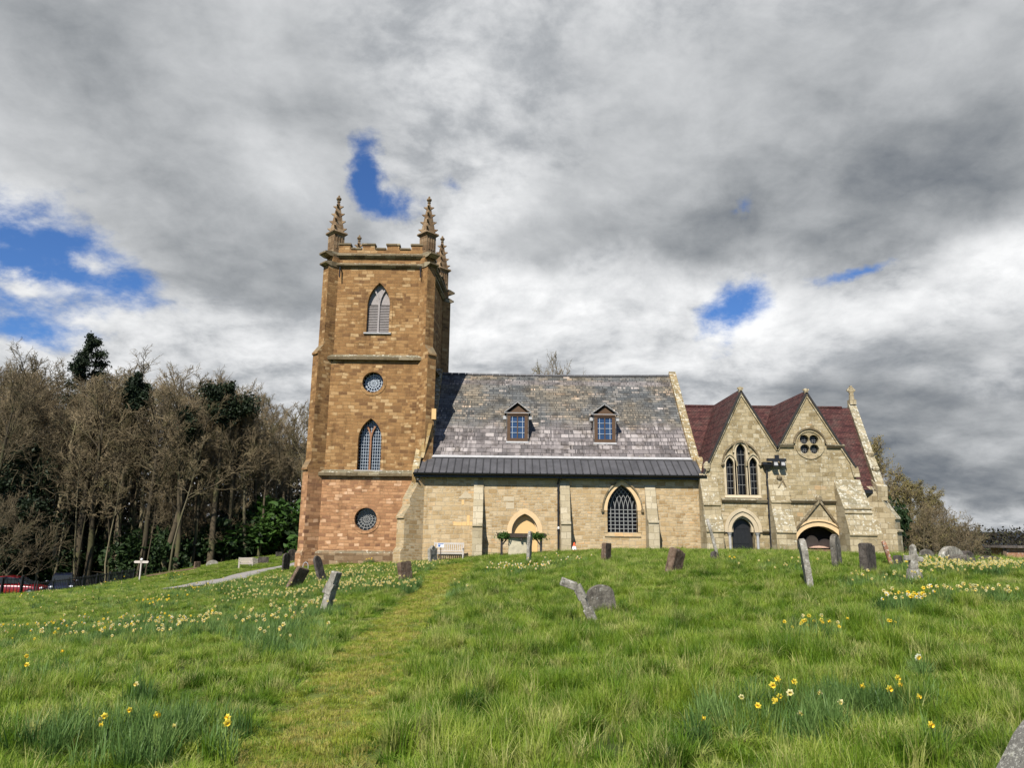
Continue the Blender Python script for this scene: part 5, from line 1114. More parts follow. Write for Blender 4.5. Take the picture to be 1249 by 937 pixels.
def outline(style, w, h):
    a = w/2
    if style == 'round': return [(-a, -0.5), (a, -0.5), (a, h-a*0.75)]+[(a*math.cos(math.pi*i/14), h-a*0.75+a*0.75*math.sin(math.pi*i/14)) for i in range(1, 14)]+[(-a, h-a*0.75)]
    if style == 'shoulder': return [(-a, -0.5), (a, -0.5), (a, h*0.82), (a*0.72, h*0.86)]+[(a*0.62*math.cos(math.pi*i/10), h-a*0.6+a*0.6*math.sin(math.pi*i/10)) for i in range(0, 11)]+[(-a*0.72, h*0.86), (-a, h*0.82)]
    if style == 'gothic': return [(-a, -0.5)]+[(p[0], p[1]) for p in arch(0, a, -0.5, h-a*1.1, h, 8)][1:-1][::1]+[(a, -0.5)]
    if style == 'rough': return [(-a, -0.5), (a, -0.5), (a*1.02, h*0.9), (a*0.6, h*0.86), (a*0.5, h*0.97), (a*0.1, h*0.92), (-a*0.05, h), (-a*0.4, h*0.93), (-a*0.5, h*0.99), (-a*0.9, h*0.95)]
    if style == 'ogee': return [(-a, -0.5), (a, -0.5), (a, h*0.72), (a*0.7, h*0.80), (a*0.78, h*0.9), (a*0.35, h*0.95), (0, h), (-a*0.35, h*0.95), (-a*0.78, h*0.9), (-a*0.7, h*0.80), (-a, h*0.72)]
    return [(-a, -0.5), (a, -0.5), (a, h*0.97), (a*0.9, h), (-a*0.9, h), (-a, h*0.97)]
def slabmesh(style, w, h, t, seed, wear=0.012):
    L = outline(style, w, h); ar = sum(L[i][0]*L[(i+1) % len(L)][1]-L[(i+1) % len(L)][0]*L[i][1] for i in range(len(L)))
    if ar < 0: L = L[::-1]
    bm = bmesh.new(); f = bm.faces.new([bm.verts.new((p[0], -t/2, p[1])) for p in L]); r = bmesh.ops.extrude_face_region(bm, geom=[f])
    bmesh.ops.translate(bm, verts=[g for g in r['geom'] if isinstance(g, bmesh.types.BMVert)], vec=(0, t, 0)); bmesh.ops.recalc_face_normals(bm, faces=bm.faces)
    bmesh.ops.bevel(bm, geom=[e for e in bm.edges if e.is_manifold and e.calc_face_angle(0) > 0.6], offset=min(0.018, t*0.2), segments=2, affect='EDGES')
    for z in np.arange(-0.1, h, 0.11): bmesh.ops.bisect_plane(bm, geom=bm.verts[:]+bm.edges[:]+bm.faces[:], plane_co=(0, 0, z), plane_no=(0, 0, 1))
    for x in np.arange(-w/2+0.1, w/2-0.05, 0.12): bmesh.ops.bisect_plane(bm, geom=bm.verts[:]+bm.edges[:]+bm.faces[:], plane_co=(x, 0, 0), plane_no=(1, 0, 0))
    from mathutils import noise
    for v in bm.verts: v.co += noise.noise_vector(v.co*5+Vector((seed*3.1, seed, 0)))*wear
    me = bpy.data.meshes.new('headstone'); bm.to_mesh(me); bm.free(); return me
def headstone(px, py, h, w, t, yaw, lean, style, m, label, fwd=0.0, name='headstone', seed=None, xyz=None):
    """yaw 90 is edge-on to the viewer; lean tips it to the viewer's right"""
    p = Vector(xyz) if xyz else ground(px, py, 1.5, 60)
    me = slabmesh(style, w, h, t, seed or px*0.13); me.materials.append(M[m]); o = bpy.data.objects.new(name, me); COL.objects.link(o); tag(o, label, 'gravestone')
    o.matrix_world = Matrix.Translation(p) @ Matrix.Rotation(rad(lean), 4, 'Y') @ Matrix.Rotation(rad(fwd), 4, 'X') @ Matrix.Rotation(rad(yaw), 4, 'Z'); return o
def hpx(px, py, n):   # length that n pixels of the photograph span at a point of the ground
    p = ground(px, py, 1.5, 60); return n/FPX*(p.y*math.cos(PITCH))*1.02
def H(px, py, n, w, t, yaw, lean, style, m, label, **k): return headstone(px, py, hpx(px, py, n), w, t, yaw, lean, style, m, label, **k)
H(356, 719, 27, 0.62, 0.16, 60, 27, 'flat', 'gbrown', 'thick brown headstone leaning over toward the tower foot')
H(394, 712, 33, 0.6, 0.10, 78, -18, 'round', 'gdark', 'thin dark headstone leaning back beside the tower plinth')
H(495, 711, 24, 0.55, 0.20, 55, -8, 'flat', 'gbrown', 'short blocky brown headstone beside the mossy path')
H(528, 687, 20, 0.8, 0.17, 70, -4, 'shoulder', 'gpale', 'pale weathered headstone standing before the end of the bench')
H(645, 688, 38, 0.7, 0.12, 80, 2, 'gothic', 'gpale', 'tall pale headstone seen edge-on before the wooden frame')
H(631, 676, 22, 1.05, 0.12, 8, 0, 'flat', 'buffg', 'wide buff headstone under the wooden frame with greenery', xyz=(at(632, 676, 38.5).x, 38.48, gz(at(632, 676, 38.5).x, 38.48)))
H(739, 689, 25, 0.62, 0.16, 62, 3, 'flat', 'gbrown', 'small brown post-like headstone below the arched nave window')
H(820, 701, 31, 0.62, 0.22, 50, 14, 'rough', 'gbrown', 'broad brown split headstone leaning before the nave wall')
H(876, 682, 48, 0.75, 0.11, 76, -13, 'gothic', 'gpale', 'tall thin pale headstone leaning against the first chapel buttress')
H(875, 687, 14, 0.6, 0.14, 60, -22, 'round', 'gdark', 'short dark headstone sunk in front of the leaning pale one')
H(988, 719, 58, 0.55, 0.13, 74, -6, 'gothic', 'gpale', 'tallest slim pale headstone before the low chapel arch')
H(1022, 695, 41, 0.55, 0.14, 50, -2, 'gothic', 'ggrey', 'upright buff headstone beside the low chapel arch')
H(1060, 701, 37, 0.62, 0.20, 42, -1, 'rough', 'gdark', 'dark ribbed headstone with a broken jagged top')
H(1088, 692, 30, 0.65, 0.11, 66, -14, 'flat', 'gred', 'reddish headstone leaning in front of the chapel corner buttress')
H(1097, 693, 15, 0.5, 0.16, 50, -5, 'rough', 'gdark', 'small dark headstone stump beside the reddish leaning one')
H(1131, 684, 13, 0.75, 0.15, 20, 0, 'round', 'ggrey', 'small buff headstone by the bare shrubs east of the chapel')
H(1161, 690, 22, 1.1, 0.22, 26, 5, 'round', 'gpale', 'large round-topped pale headstone east of the chapel')
H(1174, 694, 16, 0.8, 0.40, 30, 3, 'shoulder', 'ggrey', 'low grey lichened headstone in front of the large round one')
H(1179, 686, 13, 0.9, 0.3, 40, 0, 'round', 'gdark', 'dark-faced low headstone behind the grey lichened one')
H(1207, 688, 9, 0.85, 0.4, 12, 0, 'round', 'gdark', 'low dark hump-backed gravestone beside the chest tomb')
H(736, 749, 33, 0.52, 0.20, 18, -10, 'round', 'ggrey', 'squat round-topped grey headstone furred with moss beside the fallen cross')
# leaning stones in two or three lengths
def cross_like(name, label, segs, Y, m, depth=0.3):
    s = MB(); p0 = at(*segs[0][0], Y); g = ground(*segs[-1][1], 1.5, 60)
    for (a, b2, w) in segs: s.bar(at(*a, Y), at(*b2, Y), w, depth, up=(0.3, 1, 0.0))
    o = s.build(name, M[m]); tag(o, label, 'gravestone'); bv = o.modifiers.new('bevel', 'BEVEL'); bv.width = 0.012; bv.segments = 2; return o
Y = ground(398, 748, 1.5, 60).y; cross_like('leaning_cross', 'pale stone cross leaning over, seen edge-on in the grass left of the path', [((411, 698), (405.5, 714), 0.16), ((406.5, 712), (400, 725), 0.22), ((403.5, 722), (394, 756), 0.17)], Y, 'gpale')
Y = ground(727, 762, 1.5, 60).y; cross_like('fallen_cross', 'grey stone cross with a bent arm leaning in the long grass', [((684, 709), (703, 716), 0.13), ((703, 714.5), (711.5, 731), 0.14), ((711, 730), (716.5, 744), 0.09), ((716, 742.5), (729, 768), 0.14)], Y, 'gpale', 0.13)
def carved_cross(px, py, n):
    p = ground(px, py, 1.5, 60); h = hpx(px, py, n); s = MB(); u = h/0.86
    s.prism([p+Vector((a*u, b2*u, -0.2)) for a, b2 in ((-0.22, -0.12), (0.22, -0.12), (0.22, 0.12), (-0.22, 0.12))], [p+Vector((a*u, b2*u, 0.34*u)) for a, b2 in ((-0.12, -0.09), (0.14, -0.09), (0.14, 0.09), (-0.12, 0.09))])
    s.prism([p+Vector((a*u, b2*u, 0.34*u)) for a, b2 in ((-0.10, -0.07), (0.10, -0.07), (0.10, 0.07), (-0.10, 0.07))], [p+Vector((a*u+0.03, b2*u, 0.88*u)) for a, b2 in ((-0.06, -0.06), (0.06, -0.06), (0.06, 0.06), (-0.06, 0.06))])
    s.bar(p+Vector((-0.20*u, 0, 0.60*u)), p+Vector((0.24*u, 0, 0.56*u)), 0.12*u, 0.12*u); s.ball(p+Vector((0.03, 0, 0.62*u)), (0.13*u, 0.08*u, 0.13*u), 8, 5); s.ball(p+Vector((0.04, 0, 0.86*u)), 0.07*u, 7, 4)
    o = s.build('stone_cross', M['gpale']); tag(o, 'worn pale stone cross on a tapered base east of the chapel', 'gravestone'); bv = o.modifiers.new('bevel', 'BEVEL'); bv.width = 0.02; bv.segments = 2
carved_cross(1116, 712, 42)
# stones on the slope by the tower
H(348, 697, 21, 0.6, 0.10, 72, 1, 'round', 'gdark', 'upright dark headstone with pale edge at the end of the tarmac path')
def far_stone(px, py, n, w, t, yaw, lean, style, m, label): p = ground(px, py, 1.5, 90); return headstone(px, py, n/FPX*p.y, w, t, yaw, lean, style, m, label, xyz=p)
far_stone(355, 686, 15, 0.6, 0.1, 50, 3, 'round', 'gdark', 'dark round-topped headstone close to the tower corner buttress')
far_stone(309, 690, 9, 0.6, 0.12, 30, 0, 'shoulder', 'gpale', 'pale grey headstone just past the white bench')
far_stone(321, 688, 8, 0.7, 0.2, 15, 0, 'flat', 'gdark', 'low dark headstone at the bend of the tarmac path')
far_stone(340, 680, 6, 0.5, 0.12, 40, 0, 'flat', 'gdark', 'tiny dark headstone on the grassy rise beside the green bush')
far_stone(240, 694, 8, 0.5, 0.14, 60, 2, 'flat', 'gbrown', 'short brown stone post at the wood edge')
far_stone(259, 690, 6, 0.9, 0.2, 10, 0, 'round', 'gpale', 'low pale rounded headstone on the far grass bank')
# chest tomb
p = at(1236, 690, 42.5); zt = at(1236, 667, 42.5).z; zb_ = gz(p.x, 42.5)-0.1; ct = thing('chest_tomb', (p.x, 42.5, zb_), 'orange brown sandstone chest tomb with a flat dark lid', 'tomb')
x0, x1 = at(1221, 680, 42.5).x, at(1275, 680, 42.5).x; s = MB(); s.box((x0+0.2, 42.5, zb_), (x1-0.2, 43.6, zt-0.08))
s.build('chest', M['gred'], ct)
for xx in (x0+0.12, x1-0.28): s = MB(); s.box((xx, 42.42, zb_), (xx+0.18, 42.499, zt-0.081)); s.build('pilaster', M['gbrown'], ct)
s = MB(); s.prism([(x0-0.1, 42.25, zt-0.08), (x1+0.1, 42.25, zt-0.08), (x1+0.1, 43.85, zt-0.08), (x0-0.1, 43.85, zt-0.08)], [(x0-0.05, 42.3, zt+0.04), (x1+0.05, 42.3, zt+0.04), (x1+0.05, 43.8, zt+0.04), (x0-0.05, 43.8, zt+0.04)]); s.build('lid', M['gdark'], ct)
# big stone close by at the edge
pl_, ph_ = at(1213, 937, 3.6), at(1249, 866, 3.6); u_ = (ph_-pl_).normalized(); r_v = Vector((u_.z, 0, -u_.x)); o_ = pl_+r_v*0.57-u_*0.55; headstone(0, 0, 1.12, 1.0, 0.22, 0, math.degrees(math.atan2(u_.x, u_.z)), 'round', 'speckle', 'big grey lichen-speckled headstone close by, cut by the picture edge', xyz=o_, seed=3)
# bench against the nave wall
M['benchwood'] = plain('silvery_bench_wood', (0.42, 0.38, 0.33), 0.8, var=0.2, scale=9)
def bench(x, y, label, rz=0.0, w=1.5, m='benchwood'):
    g = gz(x, y); b = thing('bench', (x, y, g), label, 'bench'); mm = M[m]; Z = Vector((x, y, g))
    def part(name, boxes):
        s = MB()
        for lo, hi in boxes: s.box(Z+Vector(lo), Z+Vector(hi))
        return s.build(name, mm, b)
    part('seat', [((-w/2, -0.25+k*0.1, 0.40), (w/2, -0.165+k*0.1, 0.43)) for k in range(4)])
    part('seat_rail', [((-w/2, -0.24, 0.33), (w/2, -0.20, 0.398))])
    part('backrest', [((-w/2, 0.19, 0.82), (w/2, 0.23, 0.92)), ((-w/2, 0.19, 0.46), (w/2, 0.23, 0.52))]+[((-w/2+0.06+k*(w-0.15)/12, 0.195, 0.522), (-w/2+0.06+k*(w-0.15)/12+0.055, 0.22, 0.818)) for k in range(13)])
    for sx in (-1, 1):
        a = sx*(w/2+0.032); part('leg', [((a-0.03, -0.26, -0.1), (a+0.03, -0.2, 0.62))]); part('leg', [((a-0.03, 0.18, -0.1), (a+0.03, 0.24, 0.94))]); part('armrest', [((a-0.035, -0.3, 0.622), (a+0.035, 0.178, 0.66))])
    b.rotation_euler.z = rz; return b
bx = at(547, 684, 39.3); bench(bx.x, 39.25, 'silvery slatted wooden bench against the nave wall beside the mossy path')
M['whitewood'] = plain('white_painted_wood', (0.50, 0.44, 0.38), 0.7, var=0.1)
p = ground(299, 693, 1.5, 90); bench(p.x, p.y, 'pale bench on the far grass bank beside the tarmac path', 0.5, 1.1, 'whitewood').scale = (0.72, 0.72, 0.72)
# notice on a stake before the bench
p = Vector((at(537, 690, 38.2).x, 38.2, 0)); p.z = gz(p.x, p.y); zt = at(537, 663, 38.2).z; zz_ = at(537, 668, 38.2).z
n_ = thing('notice_board', p, 'small blue and white notice on a thin stake before the bench', 'sign')
s = MB(); s.box((p.x-0.02, 38.2, p.z-0.2), (p.x+0.02, 38.24, zt)); s.build('stake', M['bark_wood'], n_)
s = MB(); s.box((p.x-0.17, 38.165, zz_), (p.x+0.17, 38.198, zt)); bd = s.build('board', M['white'], n_)
M['noticeblue'] = plain('notice_blue', (0.05, 0.12, 0.32), 0.6); s = MB(); s.box((p.x-0.15, 38.158, zt-0.06), (p.x+0.15, 38.164, zt-0.015)).box((p.x-0.14, 38.158, zz_+0.03), (p.x-0.02, 38.164, zt-0.08)); s.build('print', M['noticeblue'], bd)
# wooden frame with greenery
FY = 38.3; a, b2 = at(612, 655, FY), at(660, 655, FY); zt = at(636, 653, FY).z; fr = thing('timber_frame', (a.x, FY, gz(a.x, FY)), 'dark timber frame with greenery at both ends of its beam by the blocked doorway', 'frame')
for q in (a, b2): s = MB(); s.box((q.x-0.06, FY-0.06, gz(q.x, FY)-0.3), (q.x+0.06, FY+0.06, zt-0.122)); s.build('post', M['shadow_timber'], fr)
s = MB(); s.box((a.x-0.25, FY-0.07, zt-0.121), (b2.x+0.25, FY+0.07, zt+0.09)); s.build('beam', M['bark_wood'], fr)
for q, sg in ((a, 1), (b2, -1)): s = MB(); s.bar((q.x, FY, zt-0.55), (q.x+sg*0.35, FY, zt-0.1), 0.07, 0.07); s.build('brace', M['shadow_timber'], fr)
s = MB(); s.box(((a.x+b2.x)/2-0.05, FY-0.04, zt-0.3), ((a.x+b2.x)/2+0.05, FY+0.04, zt-0.121)); s.build('hook_block', M['shadow_timber'], fr)
r_ = np.random.default_rng(4)
for q, w in ((a, 0.22), (b2, 0.34)):
    P = np.array([q.x+(0.1 if q is a else -0.18), FY-0.05, zt-0.05])+r_.normal(0, 1, (900, 3))*np.array([w*0.6, 0.12, 0.08]); V, F = leaves(r_, P, 0.055, 0.02); o = fastmesh('greenery', V-np.array(fr.location), F, M['laurel'], fr)
# traffic cone
p = at(700.5, 675, 38.7); g = gz(p.x, 38.7); M['orange'] = plain('orange_plastic', (0.75, 0.10, 0.03), 0.45, var=0.05); M['conewhite'] = plain('white_reflective_band', (0.78, 0.78, 0.76), 0.4, var=0.04)
c_ = thing('traffic_cone', (p.x, 38.7, g), 'orange and white traffic cone beside the middle nave buttress', 'cone')
h0 = at(700.5, 662, 38.7).z-g
s = MB(); s.box((p.x-0.18, 38.52, g), (p.x+0.18, 38.88, g+0.04)); s.build('base', M['orange'], c_)
for nm, f0, f1, m_ in (('cone_body', 0.06, 0.25, 'orange'), ('white_band', 0.25, 0.62, 'conewhite'), ('cone_tip', 0.62, 1.0, 'orange')):
    rr = lambda f: 0.15*(1-f)+0.028; s = MB(); s.tube([(p.x, 38.7, g+h0*f0), (p.x, 38.7, g+h0*f1)], [rr(f0), rr(f1)], 14); s.build(nm, M[m_], c_)
# white hoop and flowers at the tower foot
p = at(372.5, 694, 38.9); g = gz(p.x, 38.9); s = MB(); s.tube([(p.x-0.14, 38.9, g-0.1)]+[(p.x+0.14*math.cos(math.pi-math.pi*i/10), 38.9, g+0.16+0.22*math.sin(math.pi*i/10)) for i in range(11)]+[(p.x+0.14, 38.9, g-0.1)], 0.022, 6); tag(s.build('white_hoop', M['flash']), 'small white hoop standing in the grass at the tower corner', 'hoop')
# signpost by the railings
p = ground(170, 708, 1.5, 90); zt = at(170, 684, p.y).z; sp = thing('signpost', p, 'white painted fingerpost standing beside the end of the railings', 'signpost')
u = (at(180, 684, p.y)-at(162, 684, p.y)).length/2
s = MB(); s.tube([(p.x, p.y, p.z-0.3), (p.x, p.y, zt+0.02)], 0.05, 10); s.build('post', M['whitewood'], sp); s = MB(); s.ball((p.x, p.y, zt+0.06), 0.09, 8, 5); s.build('cap', M['white'], sp)
for sg in (-1, 1):
    s = MB(); L = [(p.x+sg*0.07, zt-0.17), (p.x+sg*u*0.88, zt-0.17), (p.x+sg*u, zt-0.095), (p.x+sg*u*0.88, zt-0.02), (p.x+sg*0.07, zt-0.02)]
    if sg < 0: L = L[::-1]
    s.facade(L, [], p.y-0.03, p.y+0.03); s.build('sign_arm', M['whitewood'], sp)
# iron railings and gate along the lower edge
def railing(name, px0, top0, Y0, px1, top1, Y1, hh, label, n_post, cat='fence', gap=0.13):
    a, b2 = at(px0, top0, Y0), at(px1, top1, Y1); L = (Vector((b2.x, b2.y, 0))-Vector((a.x, a.y, 0))).length; f_ = thing(name, (a.x, a.y, a.z-hh), label, cat)
    def P(t, z): q = a.lerp(b2, t); return Vector((q.x, q.y, q.z-hh+z))
    def foot(t): q = a.lerp(b2, t); return Vector((q.x, q.y, min(gz(q.x, q.y)-0.2, q.z-hh)))
    for i in range(n_post+1): s = MB(); t = i/n_post; s.bar(foot(t), P(t, hh+0.10), 0.07, 0.07); s.build('post', M['iron'], f_)
    for i in range(n_post):
        t0, t1 = i/n_post, (i+1)/n_post; pn_ = MB(); nb = max(4, int(L/n_post/gap))
        for z in (0.12, hh-0.06): pn_.bar(P(t0, z), P(t1, z), 0.05, 0.05)
        for k in range(1, nb): t = t0+(t1-t0)*k/nb; pn_.bar(P(t, 0.0), P(t, hh+0.03), 0.028, 0.028)
        pn_.build('railing_panel', M['iron'], f_)
    return f_
railing('iron_railing', 46, 711, 44, 164, 695.5, 53, 1.35, 'black iron railings running along the wood below the daffodil bank', 7)
railing('metal_gate', 5, 706.5, 43, 27, 705, 43.6, 1.3, 'black metal gate with upright bars before the red car', 1, 'gate', 0.16)
railing('iron_railing', -45, 712, 42, 3, 707, 42.9, 1.4, 'black iron railings beyond the outer post of the metal gate', 2)
railing('iron_railing', 29, 704, 43.7, 43, 711, 44, 1.5, 'short black railing panel between gate and main railings', 1)
M['boards'] = plain('brown_edging_boards', (0.16, 0.10, 0.065), 0.85, var=0.3, scale=5)
a, b2 = ground(178, 705, 1.5, 90), ground(240, 695, 1.5, 90); s = MB(); n = 8
for i in range(n):
    t0, t1 = i/n, (i+0.97)/n; p, q = a.lerp(b2, t0), a.lerp(b2, t1); s.bar((p.x, p.y, gz(p.x, p.y)+0.05), (q.x, q.y, gz(q.x, q.y)+0.05), 0.22, 0.06)
tag(s.build('edging_board', M['boards']), 'low brown timber edging along the foot of the wood', 'edging')
# parked cars behind the gate
def carpaint(name, c): m, t, b = mat(name); b.inputs['Base Color'].default_value = (*c, 1); b.inputs['Roughness'].default_value = 0.28; b.inputs['Coat Weight'].default_value = 0.6; b.inputs['Specular IOR Level'].default_value = 0.5; return m
M['tyre'] = plain('tyre_rubber', (0.02, 0.02, 0.02), 0.8); M['alloy'] = plain('alloy_rim', (0.45, 0.45, 0.46), 0.35, 0.8); M['lampglass'] = plain('headlamp_lens', (0.75, 0.77, 0.8), 0.1, var=0.02, spec=0.6); M['carglass'] = glass('car_glass', (0.02, 0.025, 0.03), 0.05); M['redlamp'] = plain('red_lamp_lens', (0.4, 0.02, 0.02), 0.2)
def car(x, y, rz, paint, label):
    g = gz(x, y); c = thing('parked_car', (0, 0, 0), label, 'car')
    def loft(secs): 
        s = MB(); n = len(secs[0]); V = [p for q in secs for p in q]; F = [tuple(reversed(range(n))), tuple(range((len(secs)-1)*n, len(secs)*n))]
        for i in range(len(secs)-1):
            for k in range(n): k2 = (k+1) % n; F.append((i*n+k, i*n+k2, (i+1)*n+k2, (i+1)*n+k))
        return s.add(V, F)
    def sec(xx, w, z0, z1, r=0.12): return [(xx, -w+r, z0), (xx, w-r, z0), (xx, w, z0+r), (xx, w, z1-r), (xx, w-r, z1), (xx, -w+r, z1), (xx, -w, z1-r), (xx, -w, z0+r)]
    b = loft([sec(-2.0, 0.70, 0.38, 0.78), sec(-1.9, 0.82, 0.28, 0.92), sec(-1.2, 0.86, 0.22, 0.96), sec(0.7, 0.86, 0.22, 0.95), sec(1.5, 0.84, 0.24, 0.86), sec(1.95, 0.74, 0.30, 0.74), sec(2.05, 0.62, 0.36, 0.64)]).build('body', paint, c, True)
    b.modifiers.new('s', 'SUBSURF').levels = 1; b.modifiers['s'].render_levels = 2
    gl = loft([sec(-1.75, 0.66, 0.90, 0.98, 0.03), sec(-1.35, 0.66, 0.90, 1.40, 0.1), sec(-0.2, 0.66, 0.90, 1.45, 0.1), sec(0.35, 0.66, 0.90, 1.36, 0.1), sec(1.1, 0.68, 0.88, 0.93, 0.02)]).build('windows', M['carglass'], c)
    r = loft([sec(-1.42, 0.58, 1.38, 1.43, 0.02), sec(-0.6, 0.60, 1.43, 1.49, 0.02), sec(0.32, 0.58, 1.36, 1.40, 0.02)]).build('roof', paint, c)
    for sx in (-1.28, 1.28):
        for sy in (-1, 1):
            s = MB(); s.tube([(sx, sy*0.68, 0.32), (sx, sy*0.87, 0.32)], 0.32, 18); w = s.build('wheel', M['tyre'], c); s = MB(); s.tube([(sx, sy*0.865, 0.32), (sx, sy*0.885, 0.32)], 0.2, 14); s.build('rim', M['alloy'], w)
    for sy in (-1, 1):
        s = MB(); s.ball((1.93, sy*0.6, 0.66), (0.12, 0.16, 0.08), 8, 5); s.build('headlight', M['lampglass'], c); s = MB(); s.box((-1.99, sy*0.62-0.12, 0.72), (-1.93, sy*0.62+0.12, 0.86)); s.build('tail_light', M['redlamp'], c)
        s = MB(); s.ball((0.55, sy*0.95, 0.98), (0.07, 0.12, 0.07), 7, 4); s.build('mirror', paint, c)
    c.location = (x, y, g); c.rotation_euler = (0, 0, rz); return c
p = at(20, 715, 54); car(p.x, 54, rad(10), carpaint('red_car_paint', (0.20, 0.012, 0.014)), 'red car parked behind the metal gate'); p = at(76, 712, 55); car(p.x, 55, rad(-60), carpaint('dark_blue_car_paint', (0.012, 0.016, 0.035)), 'dark blue car with bright headlight behind the iron railings')
# ------------------------------------------------------------------ grass
def blademat(name, stops, dry, trans=0.45, dryk=(0.50, 0.76)):
    m, t, b = mat(name); p = t.n('ShaderNodeNewGeometry').outputs['Position']; ri = t.n('ShaderNodeObjectInfo').outputs['Random']
    fl = t.n('ShaderNodeMapping'); t.put(fl.inputs[0], p); fl.inputs['Scale'].default_value = (1, 1, 0.0)
    big = t.noise(fl.outputs[0], 1.3, 7, 0.68)
    c = t.ramp(t.m('ADD', t.m('MULTIPLY', ri, 0.40), t.m('MULTIPLY', t.m('SUBTRACT', big, 0.33), 2.0)), stops)
    k = t.m('MULTIPLY', t.step(t.m('ADD', t.noise(fl.outputs[0], 2.2, 6, 0.65), t.m('MULTIPLY', t.m('SUBTRACT', ri, 0.5), 0.40)), *dryk), 0.6); c = t.mix(k, c, dry)
    t.put(b.inputs['Base Color'], c); b.inputs['Roughness'].default_value = 0.5; b.inputs['Specular IOR Level'].default_value = 0.25
    tr = t.n('ShaderNodeBsdfTranslucent'); t.put(tr.inputs[0], c); mx = t.n('ShaderNodeMixShader'); mx.inputs[0].default_value = trans
    t.t.links.new(b.outputs[0], mx.inputs[1]); t.t.links.new(tr.outputs[0], mx.inputs[2]); o = [n for n in m.node_tree.nodes if n.type == 'OUTPUT_MATERIAL'][0]; t.t.links.new(mx.outputs[0], o.inputs[0]); return m
M['grass'] = blademat('meadow_grass_blades', [(0.06, (0.022, 0.062, 0.005)), (0.38, (0.100, 0.188, 0.012)), (0.68, (0.225, 0.310, 0.030)), (1.0, (0.40, 0.45, 0.09))], (0.50, 0.44, 0.20))
M['turf'] = blademat('trodden_turf_blades', [(0.15, (0.14, 0.215, 0.018)), (0.55, (0.285, 0.325, 0.036)), (1.0, (0.44, 0.42, 0.09))], (0.44, 0.32, 0.12), dryk=(0.42, 0.7))
M['dleaf'] = blademat('daffodil_strap_leaves', [(0.10, (0.026, 0.064, 0.013)), (0.5, (0.090, 0.165, 0.036)), (1.0, (0.24, 0.34, 0.10))], (0.20, 0.24, 0.06), 0.35, (0.7, 0.9))
def tuft(name, seed, n, rad_, h, w, lean, m, seg=3, fan=1.0):
    r = np.random.default_rng(seed); ang = r.uniform(0, 2*np.pi, n); rr = rad_*np.sqrt(r.random(n)); bx_, by_ = rr*np.cos(ang), rr*np.sin(ang)
    da = ang+r.normal(0, 0.9, n); L = h*r.uniform(0.5, 1.15, n); ln = np.abs(r.normal(lean, lean*0.5, n))*fan; tw = da+np.pi/2+r.normal(0, 0.5, n)
    V = np.zeros((n, seg+1, 2, 3)); f = np.linspace(0, 1, seg+1)
    for j in range(seg+1):
        th_ = ln*f[j]; hor = L*np.where(ln > 1e-3, (1-np.cos(th_))/np.maximum(ln, 1e-3), 0); ver = L*np.where(ln > 1e-3, np.sin(th_)/np.maximum(ln, 1e-3), f[j])
        ww = w*(1-0.93*f[j]**1.6)*r.uniform(0.9, 1.1, n)
        for s_, sg in ((0, -1), (1, 1)):
            V[:, j, s_, 0] = bx_+hor*np.cos(da)+sg*ww*np.cos(tw)/2; V[:, j, s_, 1] = by_+hor*np.sin(da)+sg*ww*np.sin(tw)/2; V[:, j, s_, 2] = ver-0.02*(j == 0)
    i = np.arange(n*(seg+1)*2).reshape(n, seg+1, 2); F = np.stack([i[:, :-1, 0], i[:, :-1, 1], i[:, 1:, 1], i[:, 1:, 0]], -1).reshape(-1, 4)
    o = fastmesh(name, V.reshape(-1, 3), F, m); COL.objects.unlink(o); return o
def scatter(name, pts, rot, scl, idx, sources, label, cat):
    """one object of uncountable growth: tufts set out over the ground"""
    src = bpy.data.collections.new(name+'_tufts')
    for i, o in enumerate(sources): src.objects.link(o); o.name = '%s_tuft_%s' % (name, 'abcdefghijkl'[i])
    me = bpy.data.meshes.new(name); n = len(pts); me.vertices.add(n); me.vertices.foreach_set('co', np.asarray(pts, np.float32).ravel())
    for nm, ty, arr, key in (('rot', 'FLOAT_VECTOR', rot, 'vector'), ('scl', 'FLOAT_VECTOR', scl, 'vector'), ('idx', 'INT', idx, 'value')):
        a = me.attributes.new(nm, ty, 'POINT'); a.data.foreach_set(key, np.asarray(arr, np.int32 if ty == 'INT' else np.float32).ravel())
    o = bpy.data.objects.new(name, me); COL.objects.link(o); tag(o, label, cat, kind='stuff')
    g = bpy.data.node_groups.new(name+'_growth', 'GeometryNodeTree'); g.interface.new_socket('Geometry', in_out='INPUT', socket_type='NodeSocketGeometry'); g.interface.new_socket('Geometry', in_out='OUTPUT', socket_type='NodeSocketGeometry')
    N = g.nodes; gi, go = N.new('NodeGroupInput'), N.new('NodeGroupOutput'); ip = N.new('GeometryNodeInstanceOnPoints'); ci = N.new('GeometryNodeCollectionInfo')
    ci.inputs['Collection'].default_value = src; ci.inputs['Separate Children'].default_value = True; ci.inputs['Reset Children'].default_value = True
    def attr(nm, ty): a = N.new('GeometryNodeInputNamedAttribute'); a.data_type = ty; a.inputs['Name'].default_value = nm; return a.outputs['Attribute']
    ip.inputs['Pick Instance'].default_value = True; Lk = g.links.new
    Lk(gi.outputs[0], ip.inputs['Points']); Lk(ci.outputs[0], ip.inputs['Instance']); Lk(attr('idx', 'INT'), ip.inputs['Instance Index']); Lk(attr('rot', 'FLOAT_VECTOR'), ip.inputs['Rotation']); Lk(attr('scl', 'FLOAT_VECTOR'), ip.inputs['Scale']); Lk(ip.outputs[0], go.inputs[0])
    md = o.modifiers.new('growth', 'NODES'); md.node_group = g; return o
PA = np.array([(p.x, p.y) for p in PATH]); PWd = np.array(PATHW)
